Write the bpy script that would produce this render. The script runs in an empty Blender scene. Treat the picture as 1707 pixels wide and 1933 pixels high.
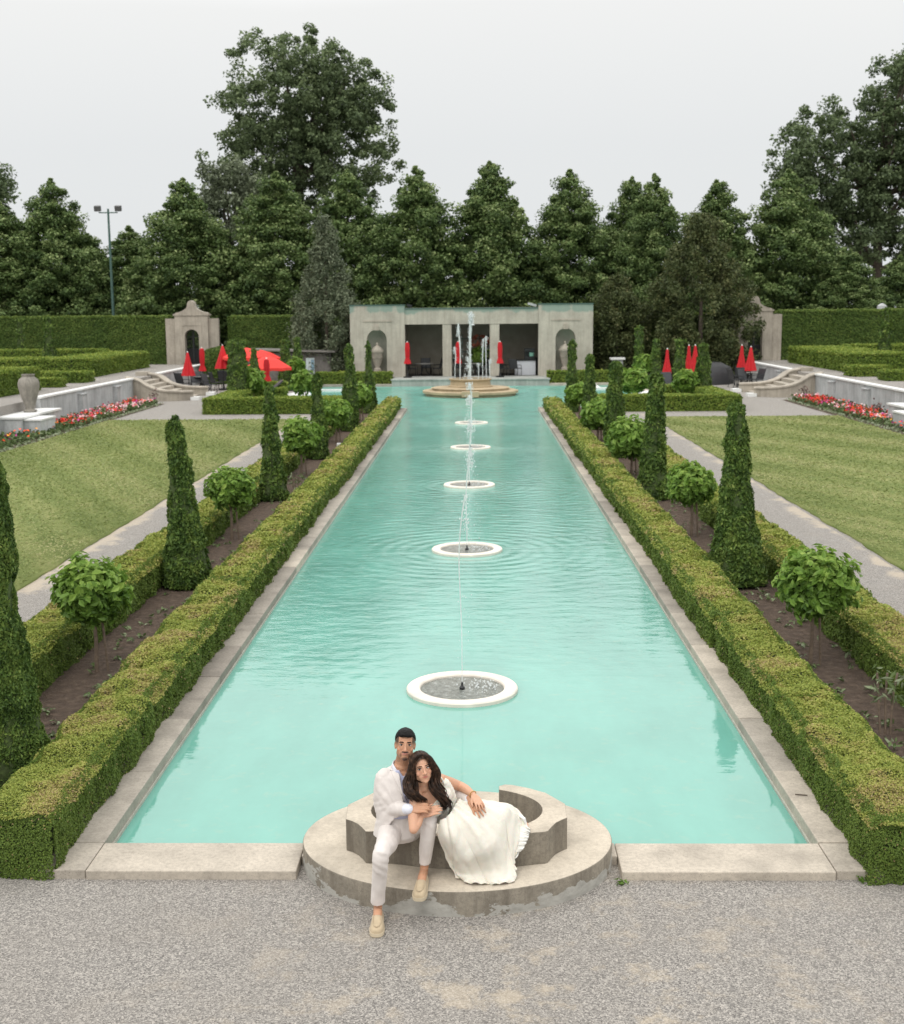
import bpy, bmesh, math, random
import numpy as np
from mathutils import Vector, Matrix
R = math.radians
rng = np.random.default_rng(7)
random.seed(5)
scn = bpy.context.scene
col = scn.collection

# ------------------------------------------------------------------ camera
F, CX, CY, HC = 2340., 853.5, 966.5, 4.2      # focal length in photo pixels, centre, eye height
CAMM = Matrix.Rotation(R(1.14), 3, 'Z') @ Matrix.Rotation(R(90-9.26), 3, 'X') @ Matrix.Rotation(R(-.45), 3, 'Z')
MN = np.array(CAMM)
def ray(x, y): return MN @ np.array([(x-CX)/F, -(y-CY)/F, -1.])
def atz(x, y, z): d = ray(x, y); return Vector(np.array([0, 0, HC]) + d*((z-HC)/d[2]))
def aty(x, y, Y): d = ray(x, y); return Vector(np.array([0, 0, HC]) + d*(Y/d[1]))
cam = bpy.data.cameras.new('camera'); camo = bpy.data.objects.new('camera', cam); col.objects.link(camo)
camo.matrix_world = Matrix.Translation((0, 0, HC)) @ CAMM.to_4x4()
cam.sensor_fit = 'VERTICAL'; cam.sensor_height = 24; cam.sensor_width = 36
cam.lens = 24*F/1933; cam.clip_end = 2000; cam.clip_start = .1
cam.dof.use_dof = True; cam.dof.focus_distance = 9.0; cam.dof.aperture_fstop = 2.6
scn.camera = camo
scn.render.resolution_x, scn.render.resolution_y = 904, 1024
scn.view_settings.view_transform = 'Standard'; scn.view_settings.look = 'None'
scn.view_settings.exposure = 0.17; scn.view_settings.gamma = 1
scn.cycles.max_bounces = 6; scn.cycles.diffuse_bounces = 3; scn.cycles.glossy_bounces = 3
scn.cycles.transparent_max_bounces = 8

# ------------------------------------------------------------------ tags
def tag(o, label=None, cat=None, group=None, kind=None):
    if label: o['label'] = label
    if cat: o['category'] = cat
    if group: o['group'] = group
    if kind: o['kind'] = kind
    return o
def empty(name, loc, rz=0, label=None, cat=None, group=None):
    o = bpy.data.objects.new(name, None); col.objects.link(o)
    o.empty_display_size = .1; o.location = loc; o.rotation_euler = (0, 0, rz)
    return tag(o, label, cat, group)
def link(name, me, parent=None):
    o = bpy.data.objects.new(name, me); col.objects.link(o)
    if parent: o.parent = parent
    return o
def copy_tree(o, parent=None):
    c = o.copy(); col.objects.link(c); c.parent = parent
    for ch in list(o.children): copy_tree(ch, c)
    return c

# ------------------------------------------------------------------ materials
def nt(name):
    m = bpy.data.materials.new(name); m.use_nodes = True
    t = m.node_tree; b = t.nodes['Principled BSDF']
    return m, t, b
def node(t, typ, **kw):
    n = t.nodes.new(typ)
    for k, v in kw.items():
        if k[0] == '_': n.inputs[k[1:].replace('_', ' ')].default_value = v
        else: setattr(n, k, v)
    return n
def ramp(t, fac, stops):
    n = t.nodes.new('ShaderNodeValToRGB'); e = n.color_ramp.elements
    while len(e) < len(stops): e.new(.5)
    for i, (p, c) in enumerate(stops):
        e[i].position = p; e[i].color = (*c, 1) if len(c) == 3 else c
    t.links.new(fac, n.inputs[0]); return n.outputs[0]
def noise(t, scale, detail=4, rough=.55, vec=None, dist=0):
    n = node(t, 'ShaderNodeTexNoise', _Scale=scale, _Detail=detail, _Roughness=rough, _Distortion=dist)
    if vec is None: vec = node(t, 'ShaderNodeTexCoord').outputs['Object']
    t.links.new(vec, n.inputs['Vector']); return n.outputs['Fac']
def mapping(t, scale=(1, 1, 1), rot=(0, 0, 0), loc=(0, 0, 0)):
    c = node(t, 'ShaderNodeTexCoord'); mp = node(t, 'ShaderNodeMapping')
    mp.inputs['Scale'].default_value = scale; mp.inputs['Rotation'].default_value = rot; mp.inputs['Location'].default_value = loc
    t.links.new(c.outputs['Object'], mp.inputs[0]); return mp.outputs[0]
def mixc(t, fac, a, b, mode='MIX'):
    n = t.nodes.new('ShaderNodeMix'); n.data_type = 'RGBA'; n.blend_type = mode
    for i, v in ((0, fac), (6, a), (7, b)):
        if isinstance(v, (int, float)): n.inputs[i].default_value = v
        elif isinstance(v, tuple): n.inputs[i].default_value = (*v, 1)
        else: t.links.new(v, n.inputs[i])
    return n.outputs[2]
def mth(t, op, a, b=0.0, c=0.0):
    n = node(t, 'ShaderNodeMath', operation=op)
    for i, v in enumerate((a, b, c)):
        if isinstance(v, (int, float)): n.inputs[i].default_value = v
        else: t.links.new(v, n.inputs[i])
    return n.outputs[0]
def bump(t, b, h, strength=.3, dist=.02):
    n = node(t, 'ShaderNodeBump', _Strength=strength, _Distance=dist)
    t.links.new(h, n.inputs['Height']); t.links.new(n.outputs[0], b.inputs['Normal']); return n
def plain(name, c, rough=.6, metal=0, vary=.15, scale=9, bmp=0, bs=40):
    m, t, b = nt(name)
    f = noise(t, scale, 5)
    lo = tuple(v*(1-vary) for v in c); hi = tuple(min(1, v*(1+vary)) for v in c)
    t.links.new(ramp(t, f, [(.3, lo), (.7, hi)]), b.inputs['Base Color'])
    b.inputs['Roughness'].default_value = rough; b.inputs['Metallic'].default_value = metal
    if bmp: bump(t, b, noise(t, bs, 4), bmp, .01)
    return m
def attr(t, name='rnd'):
    a = node(t, 'ShaderNodeAttribute', attribute_name=name); return a
def leafmat(name, stops, transl=.25, rough=.55):
    m, t, b = nt(name)
    c = ramp(t, attr(t).outputs['Fac'], stops)
    t.links.new(c, b.inputs['Base Color']); b.inputs['Roughness'].default_value = rough
    b.inputs['Specular IOR Level'].default_value = .25
    tr = node(t, 'ShaderNodeBsdfTranslucent'); t.links.new(c, tr.inputs['Color'])
    mx = node(t, 'ShaderNodeMixShader', _Fac=transl)
    t.links.new(b.outputs[0], mx.inputs[1]); t.links.new(tr.outputs[0], mx.inputs[2])
    t.links.new(mx.outputs[0], t.nodes['Material Output'].inputs['Surface'])
    return m

# gravel: grey chips with pale sandy patches
def gravel_mat(name, sand=.5, tint=(1, 1, 1), edge=False):
    m, t, b = nt(name)
    v = node(t, 'ShaderNodeTexVoronoi', _Scale=105., feature='F1'); tc = node(t, 'ShaderNodeTexCoord')
    t.links.new(tc.outputs['Object'], v.inputs['Vector'])
    bw = node(t, 'ShaderNodeSeparateColor'); t.links.new(v.outputs['Color'], bw.inputs[0])
    chips = ramp(t, bw.outputs[0], [(0, (.085, .080, .075)), (.3, (.235, .225, .212)), (.65, (.375, .356, .332)), (1, (.69, .65, .60))])
    fine = noise(t, 210, 2)
    chips = mixc(t, .35, chips, ramp(t, fine, [(.35, (.12, .115, .11)), (.65, (.45, .43, .41))]))
    big = noise(t, 1.1, 7, .62)
    chips = mixc(t, ramp(t, big, [(.4, (0, 0, 0)), (.7, (.3, .3, .3))]), chips, (.30, .275, .245))
    sandf = ramp(t, noise(t, .8, 9, .72), [(.60-.0*sand, (0, 0, 0)), (.68, (1, 1, 1))])
    mv = node(t, 'ShaderNodeVectorMath', operation='DISTANCE'); t.links.new(tc.outputs['Object'], mv.inputs[0])
    mv.inputs[1].default_value = (.55, 6.5, 0)
    near = ramp(t, mth(t, 'DIVIDE', mv.outputs['Value'], 3.2), [(.1, (.9, .9, .9)), (1, (.0, .0, .0))])
    k2 = ramp(t, noise(t, 2.2, 9, .7), [(.52, (0, 0, 0)), (.60, (1, 1, 1))])
    sandf = mixc(t, 1.0, mixc(t, 1, sandf, (.5*sand,)*3, 'MULTIPLY'), mixc(t, 1, near, k2, 'MULTIPLY'), 'ADD')
    if edge:
        sx = node(t, 'ShaderNodeSeparateXYZ'); t.links.new(tc.outputs['Object'], sx.inputs[0])
        ex = mth(t, 'ABSOLUTE', mth(t, 'ADD', sx.outputs['X'], .06)); k3 = ramp(t, mth(t, 'ADD', mth(t, 'MULTIPLY', mth(t, 'SUBTRACT', ex, 6.55), .9), mth(t, 'MULTIPLY', mth(t, 'SUBTRACT', noise(t, 1.3, 7, .65), .5), 1.7)), [(.10, (0, 0, 0)), (.30, (1, 1, 1))])
        sandf = mixc(t, 1, sandf, k3, 'ADD')
    c = mixc(t, mth(t, 'MULTIPLY', sandf, .62), chips, mixc(t, fine, (.38, .32, .235), (.55, .47, .36)))
    c = mixc(t, 1, c, tint, 'MULTIPLY')
    t.links.new(c, b.inputs['Base Color']); b.inputs['Roughness'].default_value = .9
    h = mth(t, 'MULTIPLY', v.outputs['Distance'], mth(t, 'SUBTRACT', 1, mth(t, 'MULTIPLY', sandf, .8)))
    bump(t, b, h, .9, .012)
    return m
M = {}
M['gravel'] = gravel_mat('gravel_chips', .3, (.98, .955, .925))
M['path'] = gravel_mat('path_gravel', .5, (.98, .955, .93), True)
# lawn
def lawn_mat():
    m, t, b = nt('mown_grass')
    n1 = noise(t, .55, 5, .6, mapping(t, (1, .55, 1), (0, 0, R(-28))))
    n2 = noise(t, 26, 6, .7); n3 = noise(t, 4, 5, .6, mapping(t, (1, .4, 1), (0, 0, R(-28))))
    w = node(t, 'ShaderNodeTexWave', _Scale=.35, _Distortion=1.2, _Detail=2., wave_type='BANDS', bands_direction='X')
    t.links.new(mapping(t, (1, 1, 1), (0, 0, R(-28))), w.inputs['Vector'])
    s = mth(t, 'ADD', mth(t, 'ADD', mth(t, 'MULTIPLY', w.outputs['Fac'], .10), mth(t, 'MULTIPLY', n1, .30)), mth(t, 'ADD', mth(t, 'MULTIPLY', n2, .36), mth(t, 'MULTIPLY', n3, .28)))
    c = ramp(t, s, [(.36, (.105, .145, .038)), (.48, (.165, .205, .064)), (.57, (.225, .250, .088)), (.68, (.33, .32, .145))])
    t.links.new(c, b.inputs['Base Color']); b.inputs['Roughness'].default_value = .85
    b.inputs['Specular IOR Level'].default_value = .15
    bump(t, b, n2, .6, .03); return m
M['lawn'] = lawn_mat()
M['far_grass'] = plain('rough_grass', (.10, .13, .04), .9, vary=.4, scale=1.2)
def soil_mat():
    m, t, b = nt('bed_soil')
    n = noise(t, 9, 9, .7); n2 = noise(t, 40, 5, .7)
    c = mixc(t, n2, ramp(t, n, [(.36, (.040, .026, .018)), (.5, (.125, .082, .055)), (.64, (.27, .19, .135))]), (.17, .118, .085))
    t.links.new(c, b.inputs['Base Color']); b.inputs['Roughness'].default_value = .95
    bump(t, b, mth(t, 'ADD', n, mth(t, 'MULTIPLY', n2, .4)), 1, .16); return m
M['soil'] = soil_mat()
# stone / concrete
def stone_mat(name, base, dark, spots=.5, scale=3.0, rnd=False, streak=False, bmp=.25, moss=None):
    m, t, b = nt(name)
    n1 = noise(t, scale, 8, .62); n2 = noise(t, scale*14, 5, .6); n3 = noise(t, scale*60, 3, .5)
    c = ramp(t, n1, [(.32, tuple(v*.72 for v in base)), (.5, base), (.68, tuple(min(1, v*1.18) for v in base))])
    c = mixc(t, ramp(t, n2, [(.42, (0, 0, 0)), (.75, (.5, .5, .5))]), c, dark)
    c = mixc(t, mth(t, 'MULTIPLY', ramp(t, n3, [(.3, (1, 1, 1)), (.42, (0, 0, 0))]), spots), c, tuple(v*.45 for v in dark))
    if streak:
        sv = noise(t, 5, 6, .7, mapping(t, (1.2, 1.2, .09)))
        c = mixc(t, mth(t, 'MULTIPLY', ramp(t, sv, [(.46, (0, 0, 0)), (.66, (1, 1, 1))]), .7), c, dark)
    if moss:
        g = node(t, 'ShaderNodeTexCoord'); sp = node(t, 'ShaderNodeSeparateXYZ'); t.links.new(g.outputs['Object'], sp.inputs[0])
        top = ramp(t, mth(t, 'SUBTRACT', sp.outputs['Z'], moss[0]), [(0, (0, 0, 0)), (.75, (1, 1, 1))])
        mk = ramp(t, mth(t, 'MULTIPLY', noise(t, .7, 6, .6, mapping(t, (1, 1, .35))), top), [(.40, (0, 0, 0)), (.48, (1, 1, 1))])
        c = mixc(t, mth(t, 'MULTIPLY', mk, .8), c, moss[1])
    if rnd:
        c = mixc(t, 1, c, ramp(t, attr(t).outputs['Fac'], [(0, (.62, .61, .61)), (.55, (.92, .92, .92)), (1, (1.2, 1.18, 1.15))]), 'MULTIPLY')
    t.links.new(c, b.inputs['Base Color']); b.inputs['Roughness'].default_value = .85
    if bmp: bump(t, b, mth(t, 'ADD', n2, mth(t, 'MULTIPLY', n3, .5)), bmp, .01)
    return m
M['coping'] = stone_mat('coping_stone', (.43, .385, .325), (.21, .185, .16), .55, 2.2, rnd=True)
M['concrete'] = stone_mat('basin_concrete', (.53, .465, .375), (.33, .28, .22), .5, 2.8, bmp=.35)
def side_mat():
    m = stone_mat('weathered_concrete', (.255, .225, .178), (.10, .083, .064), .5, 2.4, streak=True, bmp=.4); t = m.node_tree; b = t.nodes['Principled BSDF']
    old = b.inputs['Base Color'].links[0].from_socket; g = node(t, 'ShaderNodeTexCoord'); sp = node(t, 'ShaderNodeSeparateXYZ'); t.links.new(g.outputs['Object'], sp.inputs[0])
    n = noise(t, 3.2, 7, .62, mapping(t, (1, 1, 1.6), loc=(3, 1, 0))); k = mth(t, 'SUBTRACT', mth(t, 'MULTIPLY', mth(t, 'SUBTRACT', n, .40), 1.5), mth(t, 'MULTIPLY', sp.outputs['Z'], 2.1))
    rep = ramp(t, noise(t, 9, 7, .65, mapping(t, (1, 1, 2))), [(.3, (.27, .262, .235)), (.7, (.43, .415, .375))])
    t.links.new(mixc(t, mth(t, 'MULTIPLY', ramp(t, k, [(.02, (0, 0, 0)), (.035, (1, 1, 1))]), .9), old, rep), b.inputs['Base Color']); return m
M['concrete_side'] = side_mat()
M['limestone'] = stone_mat('limestone', (.46, .43, .36), (.32, .29, .24), .2, .9, streak=True, bmp=.15, moss=(3.1, (.20, .29, .245)))
M['limestone_plain'] = stone_mat('limestone_plain', (.42, .375, .31), (.26, .23, .19), .25, 1.2, streak=True, bmp=.15)
M['tan_stone'] = stone_mat('fountain_stone', (.42, .33, .21), (.25, .19, .11), .3, 1.6, bmp=.2)
M['wall_render'] = stone_mat('grey_render', (.50, .51, .51), (.29, .30, .295), .15, 1.1, streak=True, bmp=.12)
M['white_cap'] = plain('white_capstone', (.74, .74, .72), .7, vary=.07)
M['ring_white'] = plain('ring_white', (.72, .66, .58), .6, vary=.10, scale=6)
M['metal_dark'] = plain('dark_metal', (.025, .026, .027), .45, .3)
M['metal_green'] = plain('green_metal', (.07, .13, .11), .5, .2)
M['red_cloth'] = plain('red_cloth', (.50, .007, .013), .75, vary=.1, scale=6)
M['red_bright'] = plain('red_open_cloth', (.75, .035, .025), .75, vary=.06, scale=4)
M['bark'] = plain('bark', (.10, .08, .06), .9, vary=.35, scale=12, bmp=.5)
M['bark_light'] = plain('young_bark', (.17, .125, .09), .85, vary=.3, scale=30)
M['stake'] = plain('stake_wood', (.30, .22, .14), .8, vary=.2, scale=25)
M['interior'] = plain('inner_plaster', (.29, .265, .215), .9, vary=.12, scale=2)  # one even plaster tone for the pavilion's inner walls
M['niche'] = stone_mat('niche_stone_lit', (.50, .49, .42), (.33, .34, .29), .2, 1.2)  # greenish limestone, its colour lightened to make the niches look more lit
M['white_panel'] = plain('white_panel', (.62, .64, .68), .5, vary=.04)
M['grey_wood'] = plain('grey_wood', (.17, .16, .145), .85, vary=.25, scale=7)
M['roof_dark'] = plain('roof_felt', (.05, .05, .05), .9)
# water
def water_mat(name, base, ior=1.42, calm=0.):
    m, t, b = nt(name)
    tc = node(t, 'ShaderNodeTexCoord'); sp = node(t, 'ShaderNodeSeparateXYZ'); t.links.new(tc.outputs['Object'], sp.inputs[0])
    pale = noise(t, .9, 6, .6, mapping(t, (1, .45, 1))); fine = noise(t, 7, 6, .6)
    c = ramp(t, pale, [(.3, tuple(v*.86 for v in base)), (.7, tuple(min(1, v*1.10) for v in base))])
    c = mixc(t, mth(t, 'MULTIPLY', ramp(t, fine, [(.56, (0, 0, 0)), (.76, (1, 1, 1))]), .34), c, (.27, .40, .30))
    dirt = ramp(t, noise(t, 16, 3, .5, mapping(t, (1, 1.6, 1))), [(.755, (0, 0, 0)), (.79, (1, 1, 1))])
    gate = ramp(t, noise(t, 1.7, 3, .5), [(.5, (0, 0, 0)), (.6, (1, 1, 1))])
    c = mixc(t, mth(t, 'MULTIPLY', mth(t, 'MULTIPLY', dirt, gate), .75), c, (.17, .20, .13))
    for yy, a_, sx_ in ((30.1, .45, 2.2), (38.5, .75, 2.9), (47.0, .75, 2.7), (21.8, .2, 1.6)):      # aerated water drifting off the jets
        dx = mth(t, 'DIVIDE', mth(t, 'ADD', sp.outputs['X'], .17), sx_); dy = mth(t, 'DIVIDE', mth(t, 'SUBTRACT', sp.outputs['Y'], yy-.2), 1.5)
        g = mth(t, 'POWER', 2.718, mth(t, 'MULTIPLY', mth(t, 'ADD', mth(t, 'MULTIPLY', dx, dx), mth(t, 'MULTIPLY', dy, dy)), -1.6))
        c = mixc(t, mth(t, 'MULTIPLY', mth(t, 'MULTIPLY', g, ramp(t, noise(t, 1.8, 6, .65, mapping(t, (1, .6, 1))), [(.35, (0, 0, 0)), (.65, (1, 1, 1))])), a_), c, (.40, .66, .58))
    t.links.new(c, b.inputs['Base Color'])
    b.inputs['IOR'].default_value = ior
    # ripples: calm near the couple, circular waves round each jet, chop further off
    y = sp.outputs['Y']
    grow = ramp(t, mth(t, 'DIVIDE', y, 70), [(.13, (.10, .10, .10)), (.19, (.16, .16, .16)), (.24, (.75, .75, .75)), (.5, (1, 1, 1)), (.62, (.55, .55, .55)), (.74, (.22, .22, .22))])
    t.links.new(ramp(t, mth(t, 'DIVIDE', y, 70), [(.13, (.03,)*3), (.35, (.045,)*3), (.55, (.13,)*3), (.72, (.22,)*3), (1, (.24,)*3)]), b.inputs['Roughness'])
    chop = mth(t, 'ADD', noise(t, 2.6, 4, .55, mapping(t, (.7, 1.5, 1))), mth(t, 'ADD', mth(t, 'MULTIPLY', noise(t, 9, 3, .5, mapping(t, (.8, 1.4, 1))), .32), mth(t, 'MULTIPLY', noise(t, 22, 2, .5, mapping(t, (.7, 1.3, 1))), .09)))
    h = mth(t, 'MULTIPLY', mth(t, 'MULTIPLY', chop, grow), 1.0)
    for k, yy in enumerate(RING_Y):
        d = node(t, 'ShaderNodeVectorMath', operation='DISTANCE'); t.links.new(tc.outputs['Object'], d.inputs[0]); d.inputs[1].default_value = (-.17, yy, 0)
        dist = d.outputs['Value']
        fall = mth(t, 'POWER', 2.718, mth(t, 'MULTIPLY', dist, -.50))
        wv = mth(t, 'MULTIPLY', mth(t, 'SINE', mth(t, 'MULTIPLY', dist, 21.)), fall)
        h = mth(t, 'ADD', h, mth(t, 'MULTIPLY', wv, (.05, .20, .17, .15, .14)[k]))
    bump(t, b, h, 1.0, .016)
    return m
RING_Y = [13.54, 21.8, 30.1, 38.5, 47.0]
M['water'] = water_mat('pool_water', (.152, .398, .328), 1.62)
M['pool_paint'] = plain('teal_pool_paint', (.12, .42, .34), .6, vary=.06)
M['scum'] = plain('waterline_scum', (.42, .42, .36), .8, vary=.15, scale=14)
def ring_water():
    m, t, b = nt('ring_water')
    n = noise(t, 14, 5, .65)
    t.links.new(ramp(t, n, [(.35, (.13, .14, .125)), (.6, (.26, .275, .25)), (.72, (.55, .57, .56))]), b.inputs['Base Color'])
    b.inputs['Roughness'].default_value = .08; b.inputs['IOR'].default_value = 1.4
    bump(t, b, noise(t, 22, 4, .6), 1, .03); return m
M['ring_water'] = ring_water()
def jet_mat():
    m, t, b = nt('jet_water')
    b.inputs['Base Color'].default_value = (.93, .96, .96, 1); b.inputs['Roughness'].default_value = .12
    b.inputs['IOR'].default_value = 1.33; b.inputs['Transmission Weight'].default_value = .40
    return m
M['jet'] = jet_mat()
# leaves
M['box'] = leafmat('box_leaves', [(0, (.066, .118, .023)), (.35, (.155, .225, .042)), (.6, (.290, .338, .070)), (.8, (.395, .405, .105)), (.88, (.40, .315, .135)), (1, (.44, .33, .18))], .22)
M['twig'] = plain('hedge_twigs', (.050, .074, .020), .9, vary=.5, scale=28)
M['thuja'] = leafmat('cedar_sprays', [(0, (.026, .056, .011)), (.4, (.085, .148, .029)), (.8, (.18, .255, .052)), (1, (.28, .33, .09))], .15)
M['hydr'] = leafmat('shrub_leaves', [(0, (.070, .140, .024)), (.5, (.185, .310, .052)), (1, (.42, .54, .13))], .35, .42)
M['linden'] = leafmat('linden_leaves', [(0, (.042, .076, .024)), (.5, (.125, .190, .058)), (1, (.34, .41, .17))], .25)
M['poplar'] = leafmat('poplar_leaves', [(0, (.065, .095, .045)), (.5, (.145, .195, .090)), (1, (.27, .33, .165))], .25)
M['greyleaf'] = leafmat('grey_conifer', [(0, (.075, .095, .055)), (.5, (.165, .195, .118)), (1, (.29, .325, .21))], .15)
M['yew'] = leafmat('dark_cypress', [(0, (.040, .056, .020)), (.5, (.090, .112, .040)), (1, (.175, .170, .070))], .15)
M['tallhedge'] = leafmat('clipped_cedar_hedge', [(0, (0.051, 0.102, 0.024)), (.5, (0.111, 0.178, 0.037)), (1, (0.221, 0.281, 0.065))], .2)
M['parterre'] = leafmat('clipped_hedge', [(0, (0.072, 0.128, 0.022)), (.5, (0.160, 0.240, 0.038)), (1, (0.320, 0.368, 0.072))], .2)
M['fol_low'] = leafmat('bedding_leaves', [(0, (0.052, 0.091, 0.026)), (.6, (0.130, 0.182, 0.065)), (1, (0.286, 0.325, 0.208))], .2)
def flower_mat():
    m, t, b = nt('petals')
    c = ramp(t, attr(t).outputs['Fac'], [(0, (.70, .02, .015)), (.22, (.85, .10, .02)), (.38, (.70, .05, .12)), (.48, (.85, .45, .50)), (.64, (.9, .68, .68)), (.86, (.45, .03, .25)), (1, (.85, .35, .02))])
    t.nodes[-1].color_ramp.interpolation = 'CONSTANT'
    t.links.new(c, b.inputs['Base Color']); b.inputs['Roughness'].default_value = .6; return m
M['petal'] = flower_mat()
M['petal_orange'] = plain('orange_petals', (.85, .25, .02), .6)

# ------------------------------------------------------------------ mesh helpers
def hsh(i):
    i = (i.astype(np.int64)*374761393 + 668265263) & 0xffffffff
    i = ((i ^ (i >> 13))*1274126177) & 0xffffffff
    return ((i ^ (i >> 16)) & 0xffff)/65535.
def vnoise(P, s=1., seed=0):
    p = np.asarray(P, float)*s + seed*17.3; i = np.floor(p).astype(np.int64); f = p-i; f = f*f*(3-2*f); r = 0
    for dx in (0, 1):
        for dy in (0, 1):
            for dz in (0, 1):
                w = (f[..., 0] if dx else 1-f[..., 0])*(f[..., 1] if dy else 1-f[..., 1])*(f[..., 2] if dz else 1-f[..., 2])
                r = r + w*hsh((i[..., 0]+dx)*73856093 ^ (i[..., 1]+dy)*19349663 ^ (i[..., 2]+dz)*83492791)
    return r
def npmesh(name, V, Q, mats, mi=None, rnd=None, smooth=None):
    V = np.asarray(V, np.float32); Q = np.asarray(Q, np.int32); k = Q.shape[1]
    me = bpy.data.meshes.new(name)
    me.vertices.add(len(V)); me.vertices.foreach_set('co', V.ravel())
    me.loops.add(Q.size); me.loops.foreach_set('vertex_index', Q.ravel())
    me.polygons.add(len(Q)); me.polygons.foreach_set('loop_start', np.arange(0, Q.size, k, dtype=np.int32))
    me.polygons.foreach_set('loop_total', np.full(len(Q), k, np.int32))
    for m in mats: me.materials.append(m)
    if mi is not None: me.polygons.foreach_set('material_index', np.asarray(mi, np.int32))
    if smooth is not None: me.polygons.foreach_set('use_smooth', np.asarray(smooth, bool))
    if rnd is not None:
        a = me.attributes.new('rnd', 'FLOAT', 'FACE'); a.data.foreach_set('value', np.asarray(rnd, np.float32))
    me.update(calc_edges=True); return me
def unit(a): return a/np.maximum(np.linalg.norm(a, axis=-1, keepdims=True), 1e-9)
def leafquads(P, N, size, aspect=1.6, tilt=.5, up=None):
    """one bent rhombic leaf per point; long axis lies across the normal"""
    n = len(P); N = unit(N + rng.normal(0, tilt, (n, 3)))
    a = rng.normal(0, 1, (n, 3))
    if up is not None: a = a*.6 + np.asarray(up)
    T = unit(a - N*(a*N).sum(1, keepdims=True)); B = np.cross(N, T)
    s = np.asarray(size).reshape(-1, 1)*np.ones((n, 1))
    L = T*s*aspect*.5; W = B*s*.5; bend = N*s*.12
    V = np.stack([P-L-bend, P+W*.9-L*.1+bend, P+L-bend, P-W*.9-L*.1+bend], 1).reshape(-1, 3)
    return V, np.arange(n*4).reshape(-1, 4)
def joinq(parts):
    """parts: (V, Q, mat index, rnd array or None, smooth)"""
    Vs, Qs, mi, rn, sm = [], [], [], [], []; o = 0
    for V, Q, m, r, s in parts:
        Vs.append(V); Qs.append(np.asarray(Q)+o); o += len(V)
        mi.append(np.full(len(Q), m)); rn.append(np.zeros(len(Q)) if r is None else r); sm.append(np.full(len(Q), s))
    return np.concatenate(Vs), np.concatenate(Qs), np.concatenate(mi), np.concatenate(rn), np.concatenate(sm)
def gridq(nu, nv, wrap=False):
    i = np.arange(nu-1)[:, None]; j = np.arange(nv if wrap else nv-1)[None, :]; j2 = (j+1) % nv
    return np.stack([i*nv+j + 0*j, i*nv+j2, (i+1)*nv+j2, (i+1)*nv+j], -1).reshape(-1, 4)

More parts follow.
